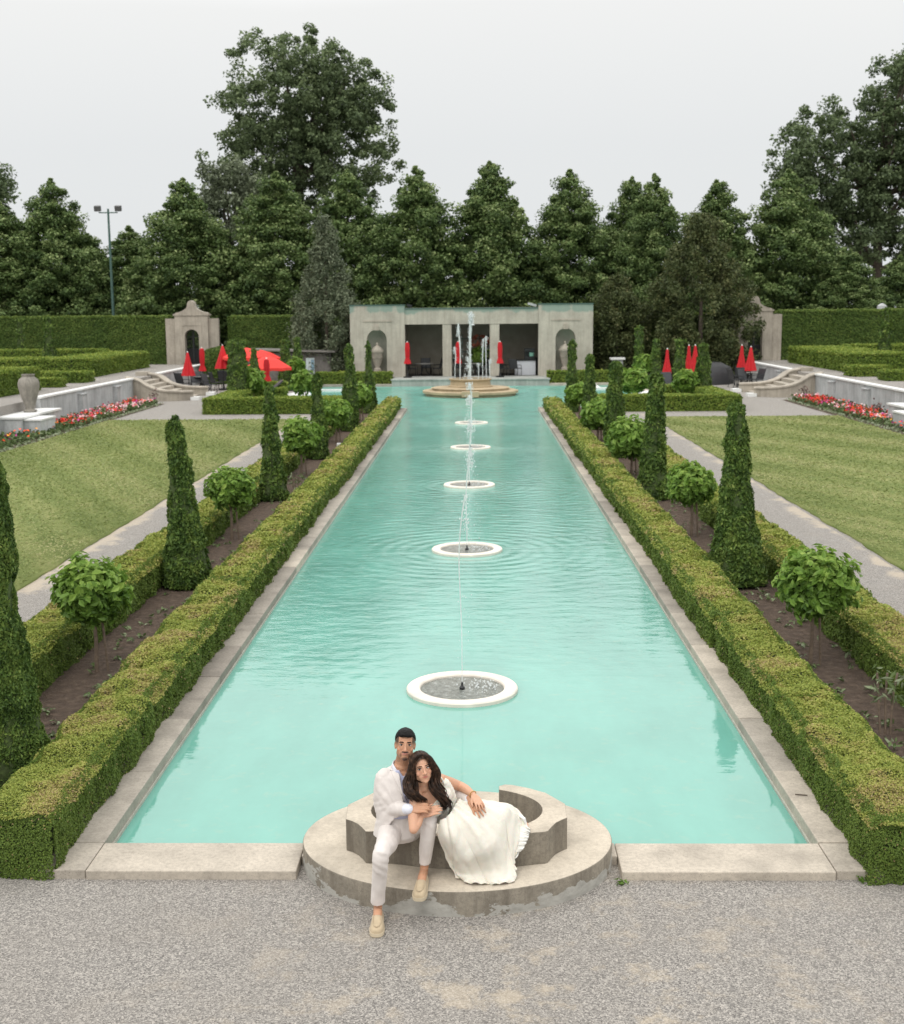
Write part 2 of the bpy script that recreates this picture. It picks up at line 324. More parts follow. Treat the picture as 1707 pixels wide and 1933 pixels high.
class MB:
    """collects shapes; build() links them as one mesh object"""
    def __init__(s): s.bm = bmesh.new()
    def box(s, x0, x1, y0, y1, z0, z1, bev=0):
        r = bmesh.ops.create_cube(s.bm, size=1, matrix=Matrix.Translation(((x0+x1)/2, (y0+y1)/2, (z0+z1)/2)) @ Matrix.Diagonal((x1-x0, y1-y0, z1-z0, 1)))
        if bev: bmesh.ops.bevel(s.bm, geom=list({e for v in r['verts'] for e in v.link_edges}), offset=bev, segments=2, affect='EDGES', profile=.5)
        return s
    def obox(s, c, size, rz=0, ry=0, rx=0, bev=0):
        m = Matrix.Translation(c) @ Matrix.Rotation(rz, 4, 'Z') @ Matrix.Rotation(ry, 4, 'Y') @ Matrix.Rotation(rx, 4, 'X') @ Matrix.Diagonal((*size, 1))
        r = bmesh.ops.create_cube(s.bm, size=1, matrix=m)
        if bev: bmesh.ops.bevel(s.bm, geom=list({e for v in r['verts'] for e in v.link_edges}), offset=bev, segments=2, affect='EDGES', profile=.5)
        return s
    def lathe(s, prof, c=(0, 0, 0), n=32, sx=1, sy=1, a0=0, a1=None, fn=None):
        full = a1 is None; a1 = a0+2*math.pi if full else a1; rings = []
        m = n if full else n+1
        for (r, z) in prof:
            rg = []
            for k in range(m):
                a = a0+(a1-a0)*k/n; rr = r*(fn(a, z) if fn else 1)
                rg.append(s.bm.verts.new((c[0]+rr*sx*math.cos(a), c[1]+rr*sy*math.sin(a), c[2]+z)))
            rings.append(rg)
        for A, B in zip(rings, rings[1:]):
            for k in range(n): 
                try: s.bm.faces.new((A[k], A[(k+1) % m], B[(k+1) % m], B[k]))
                except ValueError: pass
        if full:
            for rg, p in ((rings[0], prof[0]), (rings[-1], prof[-1])):
                if p[0] > 1e-5: s.bm.faces.new(rg)
        return s
    def tube(s, pts, r, n=8):
        pts = [Vector(p) for p in pts]; rs = r if isinstance(r, (list, tuple)) else [r]*len(pts); rings = []
        ref = Vector((.31, .2, .93)).normalized()
        for i, p in enumerate(pts):
            d = (pts[min(i+1, len(pts)-1)]-pts[max(i-1, 0)]).normalized()
            u = d.cross(ref); u = (u if u.length > .05 else d.cross(Vector((1, 0, 0)))).normalized(); w = d.cross(u)
            rings.append([s.bm.verts.new(p+(u*math.cos(2*math.pi*k/n)+w*math.sin(2*math.pi*k/n))*rs[i]) for k in range(n)])
        for A, B in zip(rings, rings[1:]):
            for k in range(n): s.bm.faces.new((A[k], A[(k+1) % n], B[(k+1) % n], B[k]))
        s.bm.faces.new(rings[0][::-1]); s.bm.faces.new(rings[-1]); return s
    def prism(s, pts, z0, z1, bot=None):
        A = [s.bm.verts.new((p[0], p[1], z0)) for p in (bot or pts)]; B = [s.bm.verts.new((p[0], p[1], z1)) for p in pts]
        n = len(pts)
        for k in range(n): s.bm.faces.new((A[k], A[(k+1) % n], B[(k+1) % n], B[k]))
        s.bm.faces.new(A[::-1]); s.bm.faces.new(B); return s
    def sphere(s, c, r, sub=2, scale=(1, 1, 1)):
        bmesh.ops.create_icosphere(s.bm, subdivisions=sub, radius=r, matrix=Matrix.Translation(c) @ Matrix.Diagonal((*scale, 1))); return s
    def build(s, name, mat, parent=None, smooth=True, angle=35):
        bmesh.ops.recalc_face_normals(s.bm, faces=s.bm.faces)
        me = bpy.data.meshes.new(name); s.bm.to_mesh(me); s.bm.free()
        for m in (mat if isinstance(mat, (list, tuple)) else [mat]): me.materials.append(m)
        if smooth:
            me.polygons.foreach_set('use_smooth', np.ones(len(me.polygons), bool))
            me.set_sharp_from_angle(angle=R(angle))
        return link(name, me, parent)
def plate(name, outer, holes, depth, mat, parent=None, loc=(0, 0, 0), rot=(R(90), 0, 0)):
    """upright slab (drawn in x,z) with holes, extruded in y"""
    cu = bpy.data.curves.new(name, 'CURVE'); cu.dimensions = '2D'; cu.fill_mode = 'BOTH'; cu.extrude = depth/2
    for pts in [outer]+holes:
        sp = cu.splines.new('POLY'); sp.points.add(len(pts)-1); sp.use_cyclic_u = True
        for p, q in zip(sp.points, pts): p.co = (q[0], q[1], 0, 1)
    tmp = bpy.data.objects.new('tmp', cu); col.objects.link(tmp)
    me = bpy.data.meshes.new_from_object(tmp.evaluated_get(bpy.context.evaluated_depsgraph_get()))
    bpy.data.objects.remove(tmp); bpy.data.curves.remove(cu)
    me.transform(Matrix.Translation(loc) @ Matrix.Rotation(rot[0], 4, 'X'))
    me.materials.clear(); me.materials.append(mat)
    me.polygons.foreach_set('use_smooth', np.zeros(len(me.polygons), bool)); me.name = name
    return link(name, me, parent)
def arch(x0, x1, z0, zs, n=14):
    r = (x1-x0)/2; c = (x0+x1)/2
    return [(x0, z0), (x1, z0)]+[(c+r*math.cos(math.pi*k/n), zs+r*math.sin(math.pi*k/n)) for k in range(n+1)]

# ------------------------------------------------------------------ world and sun
SUN_EL, SUN_AZ = 58, 205       # sun high behind the camera, a little to the left
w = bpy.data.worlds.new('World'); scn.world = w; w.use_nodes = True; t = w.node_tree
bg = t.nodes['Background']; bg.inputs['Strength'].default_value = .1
sky = node(t, 'ShaderNodeTexSky', sky_type='NISHITA'); sky.sun_disc = False; sky.sun_elevation = R(SUN_EL); sky.sun_rotation = R(SUN_AZ)
sky.air_density = 1.5; sky.dust_density = 4
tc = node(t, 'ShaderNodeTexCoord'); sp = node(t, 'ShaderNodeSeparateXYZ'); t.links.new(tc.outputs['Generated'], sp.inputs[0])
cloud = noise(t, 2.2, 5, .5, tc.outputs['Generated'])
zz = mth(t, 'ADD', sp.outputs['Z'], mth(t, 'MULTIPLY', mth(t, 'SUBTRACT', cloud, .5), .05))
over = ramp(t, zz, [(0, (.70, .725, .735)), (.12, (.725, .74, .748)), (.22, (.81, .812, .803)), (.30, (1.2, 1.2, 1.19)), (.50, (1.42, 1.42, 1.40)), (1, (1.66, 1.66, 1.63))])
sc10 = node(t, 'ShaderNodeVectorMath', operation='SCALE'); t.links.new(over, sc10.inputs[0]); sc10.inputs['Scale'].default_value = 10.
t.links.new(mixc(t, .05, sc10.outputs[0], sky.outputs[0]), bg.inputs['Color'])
sl = bpy.data.lights.new('sun', 'SUN'); sl.energy = .75; sl.angle = R(25); sl.color = (1, .97, .92)
so = bpy.data.objects.new('sun', sl); col.objects.link(so)
sd = Vector((math.sin(R(SUN_AZ))*math.cos(R(SUN_EL)), math.cos(R(SUN_AZ))*math.cos(R(SUN_EL)), math.sin(R(SUN_EL))))
so.rotation_euler = sd.to_track_quat('Z', 'Y').to_euler(); so.location = (0, 0, 30)
# ================================================================== SETTING
AX = -.165                                    # axis of the pool
def mx(x): return 2*AX-x
PL, PR = -2.95, 2.66                          # pool edges
def rects(name, rs, z, mat, kind='structure', rnd=None):
    V, Q = [], []
    for (a, b, c, d) in rs:
        k = len(V); V += [(a, c, z), (b, c, z), (b, d, z), (a, d, z)]; Q.append((k, k+1, k+2, k+3))
    o = link(name, npmesh(name, V, Q, [mat])); return tag(o, kind=kind)
T0, T1, TL, TR = 53.2, 70.3, -8.8, 8.5        # cross arm of the pool
rects('ground', [(-500, 500, -60, 8.95), (-500, -3.1, 8.95, T0), (2.8, 500, 8.95, T0), (-500, TL, T0, T1), (TR, 500, T0, T1), (-500, 500, T1, 900)], 0, M['gravel'])
rects('path', [(-7.03, -5.4, 8, 50.2), (5.1, 6.8, 8, 50.2)], .004, M['path'])
rects('rough_grass', [(-500, -60, 60, 900), (-60, 60, 112, 900), (60, 500, 60, 900)], .006, M['far_grass'])
def lawn(x0, x1, y0, y1, inner):
    # slightly wavering inner edge and a raised sod
    ys = np.arange(y0, y1+.01, .25); e = (vnoise(np.stack([ys*0, ys, ys*0+x0], 1), .8)-.5)*.08 + (vnoise(np.stack([ys*0, ys, ys*0+x0], 1), 2.5)-.5)*.07
    e[-1] = e[-2]
    A = np.stack([x0+(e if inner == 0 else 0*e), ys, ys*0+.035], 1); B = np.stack([x1+(e if inner == 1 else 0*e), ys, ys*0+.035], 1)
    A0 = A*[1, 1, 0]; B0 = B*[1, 1, 0]
    n = len(ys); V = np.concatenate([A0, A, B, B0]); Q = []
    for s in range(3): Q += [(s*n+i, (s+1)*n+i, (s+1)*n+i+1, s*n+i+1) for i in range(n-1)]
    Q += [(n-1, 2*n-1, 3*n-1, 4*n-1), (0, 3*n, 2*n, n)]
    return tag(link('lawn', npmesh('lawn', V, Q, [M['lawn']])), kind='structure')
lawn(-14.4, -7.03, 10, 48.1, 1); lawn(6.87, 14.05, 10, 48.6, 0)
def grass(xs, n, label):
    P = np.stack([rng.uniform(*xs, n), 12+36.2*rng.random(n)**1.25, np.full(n, .042)], 1); s = np.maximum(.0013*P[:, 1], .018)
    V, Q = leafquads(P, rng.normal(0, .5, (n, 3))+[0, -.35, 1.2], s, 2.6, .3)
    st = np.sin((P[:, 0]*.88+P[:, 1]*.47)*2.2)*.17; r = np.clip(.45+st+(vnoise(P*[1, .6, 1], .9, 4)-.5)*.30+rng.normal(0, .13, n), 0, 1)
    tag(link('grass', npmesh('grass', V, Q, [M['blade']], None, r)), label, 'grass', kind='stuff')
M['blade'] = leafmat('grass_blades', [(0, (.160, .210, .058)), (.4, (.255, .300, .100)), (.75, (.365, .375, .160)), (1, (.50, .46, .25))], .3)
grass((-14.35, -7.08), 60000, 'short mown grass of the left lawn'); grass((6.95, 14.0), 60000, 'short mown grass of the right lawn')
rects('planting_bed', [(-5.0, -3.7, 8.9, 52.5), (3.4, 4.7, 8.9, 52.5)], .008, M['soil'])
rects('flower_bed_soil', [(-16.4, -14.4, 30, 57.2), (14.05, 16.1, 30, 57.2)], .012, M['soil'])
rects('parterre_bed', [(-11.2, -9.2, 53, 60), (-11.2, -4.9, 51.2, 52.8), (4.6, 10.9, 51.2, 52.8), (8.9, 10.9, 53, 60)], .010, M['lawn'])
# pool: painted basin, water
bs = MB()
for (a, b, c, d) in [(PL, PR, 9.1, T0), (TL, TR, T0, T1)]:
    pass
zf = -.55
bs.prism([(PL, 9.1), (PR, 9.1), (PR, T0), (TR, T0), (TR, T1), (TL, T1), (TL, T0), (PL, T0)], zf-.05, zf)
tag(bs.build('pool_floor', M['pool_paint'], smooth=False), kind='structure')
wv = [(PL-.1, 8.9), (PR+.1, 8.9), (PR+.1, T0-.1), (TR+.1, T0-.1), (TR+.1, T1+.1), (TL-.1, T1+.1), (TL-.1, T0-.1), (PL-.1, T0-.1)]
ws = MB(); ws.bm.faces.new([ws.bm.verts.new((x, y, -.055)) for x, y in wv])
tag(ws.build('pool_water', M['water'], smooth=False), kind='structure')
# coping: separate slabs in one kerb
cp = MB(); slabrnd = []
def slab(x0, x1, y0, y1, z1=.07, z0=-.35, tone=None):
    z1 += random.uniform(-.004, .004); n0 = len(cp.bm.faces)
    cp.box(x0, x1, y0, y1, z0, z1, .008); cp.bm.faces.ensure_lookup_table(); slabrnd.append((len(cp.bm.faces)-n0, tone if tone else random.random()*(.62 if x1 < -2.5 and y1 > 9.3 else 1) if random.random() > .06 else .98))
y = 9.19
while y < T0-.3:
    L = random.uniform(1.25, 1.7)
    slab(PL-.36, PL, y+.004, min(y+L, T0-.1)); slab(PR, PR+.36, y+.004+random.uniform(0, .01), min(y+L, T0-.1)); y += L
slab(PL-.36, PL, 8.70, 9.186, tone=.7); slab(PR, PR+.36, 8.70, 9.186, tone=.85)
slab(PL+.005, -1.36, 8.69, 9.19, tone=.86); slab(1.07, PR-.005, 8.685, 9.19, tone=.95); slab(-1.355, 1.065, 8.95, 9.19)
for (a, b, c, d) in [(TL-.35, TL, T0, T1), (TR, TR+.35, T0, T1), (TL-.35, -4.75, T1, T1+.4), (4.15, TR+.35, T1, T1+.4), (TL-.35, PL-.37, T0-.35, T0), (PR+.37, TR+.35, T0-.35, T0)]:
    slab(a, b, c, d)
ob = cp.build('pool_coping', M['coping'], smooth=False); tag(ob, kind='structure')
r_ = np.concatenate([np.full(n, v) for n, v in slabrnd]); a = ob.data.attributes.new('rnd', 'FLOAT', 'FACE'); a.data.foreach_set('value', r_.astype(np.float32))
wl = MB(); wl.box(PL-.02, PL+.012, 9.18, T0-.1, -.30, -.028).box(PR-.012, PR+.02, 9.18, T0-.1, -.30, -.028)
tag(wl.build('waterline_strip', M['scum'], smooth=False), kind='structure')

# upper terraces
tb = MB()
tb.box(-80, -16.55, 10, 110, -.5, 1.0); tb.box(16.25, 80, 10, 110, -.5, 1.0); tb.box(-16.55, 16.25, 77.0, 110, -.5, .99)
tag(tb.build('terrace', M['gravel'], smooth=False), kind='structure')

# ------------------------------------------------------------------ hedges
def hedge_geo(boxes, leaf, cover=2.4, lump=.05, crisp=.55, top_bias=.3, patch=True, aspect=1.5, core_shrink=.075, depth_scale=None):
    """leaf shell over lumpy cores; boxes: (x0,x1,y0,y1,z0,z1); leaf size may grow with distance"""
    parts = []
    for (x0, x1, y0, y1, z0, z1) in boxes:
        core_shrink = max(core_shrink, .10) if z1-z0 > .45 and x1-x0 > .6 else core_shrink
        cx0, cx1, cy0, cy1, cz1 = x0+core_shrink, x1-core_shrink, y0+core_shrink, y1-core_shrink, z1-core_shrink
        # core surface grid
        nx, ny, nz = max(2, int((x1-x0)/.3)), max(2, int((y1-y0)/.3)), max(2, int((z1-z0)/.3))
        def face(o, u, v, nu, nv):
            g = np.array(o)+np.linspace(0, 1, nu+1)[:, None, None]*np.array(u)+np.linspace(0, 1, nv+1)[None, :, None]*np.array(v)
            return g.reshape(-1, 3), gridq(nu+1, nv+1)
        lx, ly, lz = cx1-cx0, cy1-cy0, cz1-z0
        for o, u, v, nu, nv in [((cx0, cy0, z0), (0, 0, lz), (lx, 0, 0), nz, nx), ((cx0, cy1, z0), (lx, 0, 0), (0, 0, lz), nx, nz),
                                ((cx0, cy0, z0), (0, ly, 0), (0, 0, lz), ny, nz), ((cx1, cy0, z0), (0, 0, lz), (0, ly, 0), nz, ny),
                                ((cx0, cy0, cz1), (0, ly, 0), (lx, 0, 0), ny, nx)]:
            V, Q = face(o, u, v, nu, nv); c = np.array([(x0+x1)/2, (y0+y1)/2, z0])
            parts.append((V, Q, 1, None, True))
        # leaves
        for fc in range(5):
            A = [(x1-x0)*(z1-z0), (x1-x0)*(z1-z0), (y1-y0)*(z1-z0), (y1-y0)*(z1-z0), (x1-x0)*(y1-y0)][fc]
            if fc == 1 and y1 > 12: continue                     # far face, never seen from the garden side
            smin = leaf(y0); dens = cover/(smin*smin*aspect*.5)
            n = int(A*dens)
            u, v = rng.random(n), rng.random(n)
            if fc in (0, 1): P = np.stack([x0+u*(x1-x0), np.full(n, y0 if fc == 0 else y1), z0+v*(z1-z0)], 1); N = np.tile([0, -1. if fc == 0 else 1., 0], (n, 1))
            elif fc in (2, 3): P = np.stack([np.full(n, x0 if fc == 2 else x1), y0+u*(y1-y0), z0+v*(z1-z0)], 1); N = np.tile([-1. if fc == 2 else 1., 0, 0], (n, 1))
            else: P = np.stack([x0+u*(x1-x0), y0+v*(y1-y0), np.full(n, z1)], 1); N = np.tile([0, 0, 1.], (n, 1))
            s = np.maximum(leaf(P[:, 1]), 1e-3)
            keep = rng.random(n) < (smin/s)**2; P, N, s = P[keep], N[keep], s[keep]; n = len(P)
            # rounded shoulders
            d = np.minimum.reduce([P[:, 0]-x0, x1-P[:, 0]]) if fc == 4 else z1-P[:, 2]
            rr = .11; k = np.clip(1-d/rr, 0, 1); P = P - (N*(k*k*rr*.6)[:, None])
            lum = (vnoise(P, 3.2, 1)-.5)*2*lump + (vnoise(P, 9, 2)-.5)*lump*.9
            P = P + N*(lum - rng.random(n)*s*1.2)[:, None] + rng.normal(0, .25, (n, 3))*s[:, None]
            if patch:
                pt = vnoise(P*[1.0, .7, 1], 2.3, 5)*.6+vnoise(P, 7, 6)*.4
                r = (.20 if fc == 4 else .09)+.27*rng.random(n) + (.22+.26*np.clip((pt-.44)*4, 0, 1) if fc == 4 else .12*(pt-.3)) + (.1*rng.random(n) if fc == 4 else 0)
                br = rng.random(n) < (np.clip((pt-.585)*2.4, 0, .30) if fc == 4 else .012); r = np.where(br, .86+.14*rng.random(n), np.minimum(r, .84))
            else:
                r = np.clip(rng.normal(.45, .17, n) + (top_bias if fc == 4 else 0)*rng.random(n)*1.6 + (vnoise(P, .9, 3)-.5)*.3, 0, 1)
            V, Q = leafquads(P, N + np.array([0, 0, .45 if fc < 4 else 0]), s, aspect, crisp)
            parts.append((V, Q, 0, r, False))
    return joinq(parts)
def hedge(boxes, leafm, leaf, label, group=None, **kw):
    V, Q, mi, rn, sm = hedge_geo(boxes, leaf, **kw)
    o = link('hedge', npmesh('hedge', V, Q, [M[leafm], M['twig']], mi, rn, sm))
    return tag(o, label, 'hedge', group)
lf = lambda y: np.maximum(.0016*np.asarray(y, float), .0135)
def long_boxes(x0, x1, y0, y1, h, step=(2.2, 4.2)):
    out = []; y = y0
    while y < y1-.1:
        L = random.uniform(*step); e = min(y+L, y1)
        if y1-e < 1: e = y1
        j = lambda a: random.uniform(-a, a)
        out.append((x0+j(.025), x1+j(.025), y-.01, e, 0, h+j(.022))); y = e
    return out
G = 'box hedges along the pool and the beds'
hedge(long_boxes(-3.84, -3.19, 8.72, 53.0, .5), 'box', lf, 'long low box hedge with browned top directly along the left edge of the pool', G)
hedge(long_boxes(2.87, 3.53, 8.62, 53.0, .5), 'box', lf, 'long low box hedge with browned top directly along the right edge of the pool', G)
hedge(long_boxes(-5.52, -4.85, 9.2, 48.5, .5), 'box', lf, 'low box hedge between the left planting bed and the left gravel path', G)
hedge(long_boxes(4.53, 5.2, 9.2, 48.5, .5), 'box', lf, 'low box hedge between the right planting bed and the right gravel path', G)
G = 'clipped hedges round the two parterres'
lm = lambda y: np.maximum(.0012*np.asarray(y, float), .02)
kw = dict(patch=False, cover=2.6, lump=.03, top_bias=.35)
hedge([(-11.3, -4.7, 51.0, 51.9, 0, .66), (-11.3, -10.3, 51.9, 59.5, 0, .66), (-10.3, -9.0, 58.6, 59.5, 0, .62)], 'parterre', lm, 'thick low clipped hedge crossing behind the left lawn', G, **kw)
hedge([(4.6, 10.95, 51.3, 52.2, 0, .66), (9.95, 10.95, 52.2, 59.5, 0, .66), (8.9, 9.95, 58.6, 59.5, 0, .62)], 'parterre', lm, 'thick low clipped hedge crossing behind the right lawn', G, **kw)
hedge([(-9.6, -4.9, 54.3, 54.9, 0, .5)], 'parterre', lm, 'narrow inner clipped hedge behind the thick one, left of the pool', G, **kw)
hedge([(4.7, 9.4, 54.3, 54.9, 0, .5)], 'parterre', lm, 'narrow inner clipped hedge behind the thick one, right of the pool', G, **kw)
hedge([(-9.2, -4.8, 71.3, 72.0, 0, .72)], 'parterre', lm, 'low hedge at the foot of the left wing of the pavilion', G, **kw)
hedge([(4.1, 9.0, 71.3, 72.0, 0, .72)], 'parterre', lm, 'low hedge at the foot of the right wing of the pavilion', G, **kw)
hedge([(-12.2, -9.4, 61.5, 62.2, 0, .75)], 'parterre', lm, 'short dark hedge behind the recliner on the left side', G, **kw)
G = 'clipped hedges on the raised terraces'
hedge([(-34, -19.1, 61.6, 64.6, 1, 1.95), (-21.6, -19.2, 64.6, 73.2, 1, 1.95)], 'parterre', lm, 'broad L-shaped clipped hedge on the left terrace', G, **kw)
hedge([(-34, -18.3, 47.2, 52.1, 1, 1.98)], 'parterre', lm, 'square clipped hedge block behind the stone urn on the left terrace', G, **kw)
hedge([(-19.6, -18.0, 53.6, 54.5, 1, 1.4)], 'parterre', lm, 'smaller knee-high hedge stub nearest the urn on the left terrace', G, **kw)
hedge([(-24, -18.0, 57.0, 58.6, 1, 1.5)], 'parterre', lm, 'knee-high hedge in front of the L-shaped hedge on the left terrace', G, **kw)
hedge([(-36, -21.6, 72.2, 73.4, 1, 2.1)], 'parterre', lm, 'low hedge strip running in front of the tall hedge at far left', G, **kw)
hedge([(18.3, 21.4, 61.4, 73.6, 1, 1.95), (21.4, 34, 61.6, 63.4, 1, 1.9), (21.4, 34, 72.2, 73.6, 1, 2.05)], 'parterre', lm, 'broad C-shaped clipped hedge on the right terrace', G, **kw)
hedge([(17.4, 19.2, 57.9, 59.4, 1, 1.5)], 'parterre', lm, 'knee-high hedge block in front of the broad hedge on the right terrace', G, **kw)
hedge([(17.8, 23, 54.3, 55.6, 1, 1.45)], 'parterre', lm, 'knee-high hedge block nearest the right picture edge on the right terrace', G, **kw)
G = 'tall clipped boundary hedges'
lt = lambda y: np.full_like(np.asarray(y, float), .075)
kt = dict(patch=False, cover=2.8, lump=.06, top_bias=.5, core_shrink=.08)
hedge([(-46, -19.1, 77.0, 78.6, 1, 3.98)], 'tallhedge', lt, 'tall clipped hedge wall left of the left stone gateway', G, **kt)
hedge([(-15.3, -9.6, 77.2, 78.8, .9, 3.92)], 'tallhedge', lt, 'tall clipped hedge wall between the left gateway and the grey conifer', G, **kt)
hedge([(18.6, 46, 77.0, 78.6, 1, 4.02)], 'tallhedge', lt, 'tall clipped hedge wall right of the right stone gateway', G, **kt)
hedge([(7.4, 15.1, 77.2, 78.8, .9, 3.85)], 'tallhedge', lt, 'tall hedge seen between the dark cypresses behind the right umbrellas', G, **kt)

# ------------------------------------------------------------------ topiary spires
def surf(prof, n, lump=.03, seed=0):
    """random points on a surface of revolution prof=[(r,z)] with normals"""
    pr = np.array(prof, float); seg = np.hypot(np.diff(pr[:, 0]), np.diff(pr[:, 1])); ar = seg*(pr[:-1, 0]+pr[1:, 0]+.02)
    k = rng.choice(len(seg), n, p=ar/ar.sum()); f = rng.random(n); a = rng.random(n)*2*math.pi
    r = pr[k, 0]*(1-f)+pr[k+1, 0]*f; z = pr[k, 1]*(1-f)+pr[k+1, 1]*f
    dr, dz = pr[k+1, 0]-pr[k, 0], pr[k+1, 1]-pr[k, 1]; l = np.hypot(dr, dz)+1e-9
    N = np.stack([np.cos(a)*dz/l, np.sin(a)*dz/l, -dr/l], 1)
    P = np.stack([r*np.cos(a), r*np.sin(a), z], 1)
    P += N*((vnoise(P, 5, seed)-.5)*2*lump + (vnoise(P, 12, seed+3)-.5)*lump)[:, None]
    return P, N
def revol(prof, n=20):
    pr = np.array(prof, float); a = np.linspace(0, 2*math.pi, n, endpoint=False)
    V = np.stack([pr[:, 0, None]*np.cos(a), pr[:, 0, None]*np.sin(a), np.repeat(pr[:, 1, None], n, 1)], -1).reshape(-1, 3)
    return V, gridq(len(pr), n, True)
def spire(h, rb, rt, dist, seed, kind='bell', mat='thuja'):
    zs = np.linspace(0, 1, 14)
    if kind == 'bell': zs = np.linspace(0, .965, 14); rad = rt+(rb-rt)*np.clip(1-zs*1.25, 0, 1)**1.05*(1.0)
    else: rad = rt+(rb-rt)*(1-zs)
    rad = rad*(1+.05*np.sin(zs*9+seed)); prof = [(.02, .02), (rb*.86, .03)]+[(r, .06+z*(h-.12)) for r, z in zip(rad, zs)]+[(rt*.92, h-.10), (rt*.62, h-.03), (.02, h+.03)]
    s = max((.0018 if dist < 30 else .0014)*dist, .018); area = sum(math.pi*(a[0]+b[0])*math.hypot(a[0]-b[0], a[1]-b[1]) for a, b in zip(prof, prof[1:]))
    n = int(area*3.6/(s*s*.9)); P, N = surf(prof, n, .04, seed); P += N*((vnoise(P*[1, 1, .6], 11, seed+5)-.5)*.055)[:, None]
    P -= N*(rng.random(n)*s*1.5)[:, None]
    V1, Q1 = leafquads(P, N+[0, 0, .25], s*rng.uniform(.6, 1.5, n), 2.0, .7, up=(0, 0, .8))
    r = np.clip(rng.normal(.42, .18, n)+(vnoise(P, 6, seed+9)-.5)*.5, 0, 1)
    V0, Q0 = revol([(max(a-.035, .005), z*.985) for a, z in prof])
    V, Q, mi, rn, sm = joinq([(V0, Q0, 1, None, True), (V1, Q1, 0, r, False)])
    return npmesh('topiary_cone', V, Q, [M[mat], M['twig']], mi, rn, sm)
ORD = ['nearest', 'second', 'third', 'fourth', 'fifth', 'sixth']
def place_spire(x, y, h, rb, rt, label, group, seed, z=0, kind='bell', lean=0):
    o = link('topiary_cone', spire(h, rb, rt, max(y, 9), seed, kind)); o.location = (x, y, z); o.rotation_euler = (R(random.uniform(-1, 1)), R(lean), 0)
    return tag(o, label, 'topiary', group)
G = 'clipped cedar spires beside the pool'
LC = [(-4.30, 10.6, 3.05, .42, .20), (-4.47, 18.7, 2.62, .38, .14), (-4.55, 27.5, 2.6, .33, .13), (-4.5, 35.3, 2.42, .31, .13), (-4.42, 43.6, 3.0, .36, .17), (-4.4, 51.2, 2.95, .36, .1)]
for i, (x, y, h, a, b) in enumerate(LC):
    place_spire(x, y, h, a, b, ['tall dark cedar spire cut off by the left edge of the picture', 'nearest complete cedar spire left of the pool, between two round shrubs'][i] if i < 2 else ORD[i]+' cedar spire from the front in the left row beside the pool', G, i, lean=(0, -2, -1, -.5, 0, 0)[i])
RC = [(3.98, 18.7, 2.84, .43, .155), (3.93, 27.4, 2.78, .37, .17), (3.95, 35.3, 2.72, .36, .2), (3.98, 43.6, 2.65, .30, .17), (3.95, 51.2, 2.9, .31, .17)]
for i, (x, y, h, a, b) in enumerate(RC):
    place_spire(x, y, h, a, b, ['nearest and largest cedar spire right of the pool, beside the big round shrub'][i] if i < 1 else ORD[i]+' cedar spire from the front in the right row beside the pool', G, 20+i, lean=(-1.2, .5, 0, 0, 0)[i])
G = 'cedar spires in the parterres'
def px_spire(px, ytop, Y, rb, label, z=0, rt=.12, kind='cone', group=G):
    p = aty(px, ytop, Y); return place_spire(p.x, Y, p.z-z, rb, rt, label, group, int(px) % 50, z, kind)
px_spire(446, 643, 57.0, .56, 'broad cedar spire at the corner of the left thick hedge', rt=.34)
px_spire(479, 658, 60.5, .5, 'cedar spire in front of the open red umbrellas', rt=.1)
px_spire(538, 640, 66.5, .5, 'left of two cedar spires beside the grey shed', rt=.17)
px_spire(561, 636, 68.5, .5, 'right of two cedar spires beside the grey shed', rt=.12)
px_spire(1328, 648, 57.5, .48, 'broad cedar spire at the corner of the right thick hedge', rt=.2)
px_spire(1284, 639, 60.5, .36, 'slim cedar spire between the single red umbrella and the bunched red umbrellas', rt=.18)
px_spire(1239, 640, 66.0, .32, 'slim cedar spire just left of the single closed red umbrella', rt=.16)
px_spire(1207, 616, 69.5, .32, 'tallest slim cedar spire in front of the small dark cypress', rt=.2)
G = 'cedar cones on the raised terraces'
place_spire(-22.57, 65.8, 3.05, .5, .14, 'cedar cone in front of the tall left hedge, nearer one of two', G, 31, 1, 'cone')
place_spire(-27.3, 74.6, 2.9, .36, .14, 'cedar cone in front of the tall left hedge, farther one of two', G, 32, 1, 'cone')
place_spire(21.25, 65.4, 3.15, .46, .14, 'cedar cone in front of the tall right hedge', G, 33, 1, 'cone')
place_spire(22.6, 56.8, 1.9, .4, .2, 'clipped cedar cone cut off by the right picture edge', G, 34, 1, 'cone')
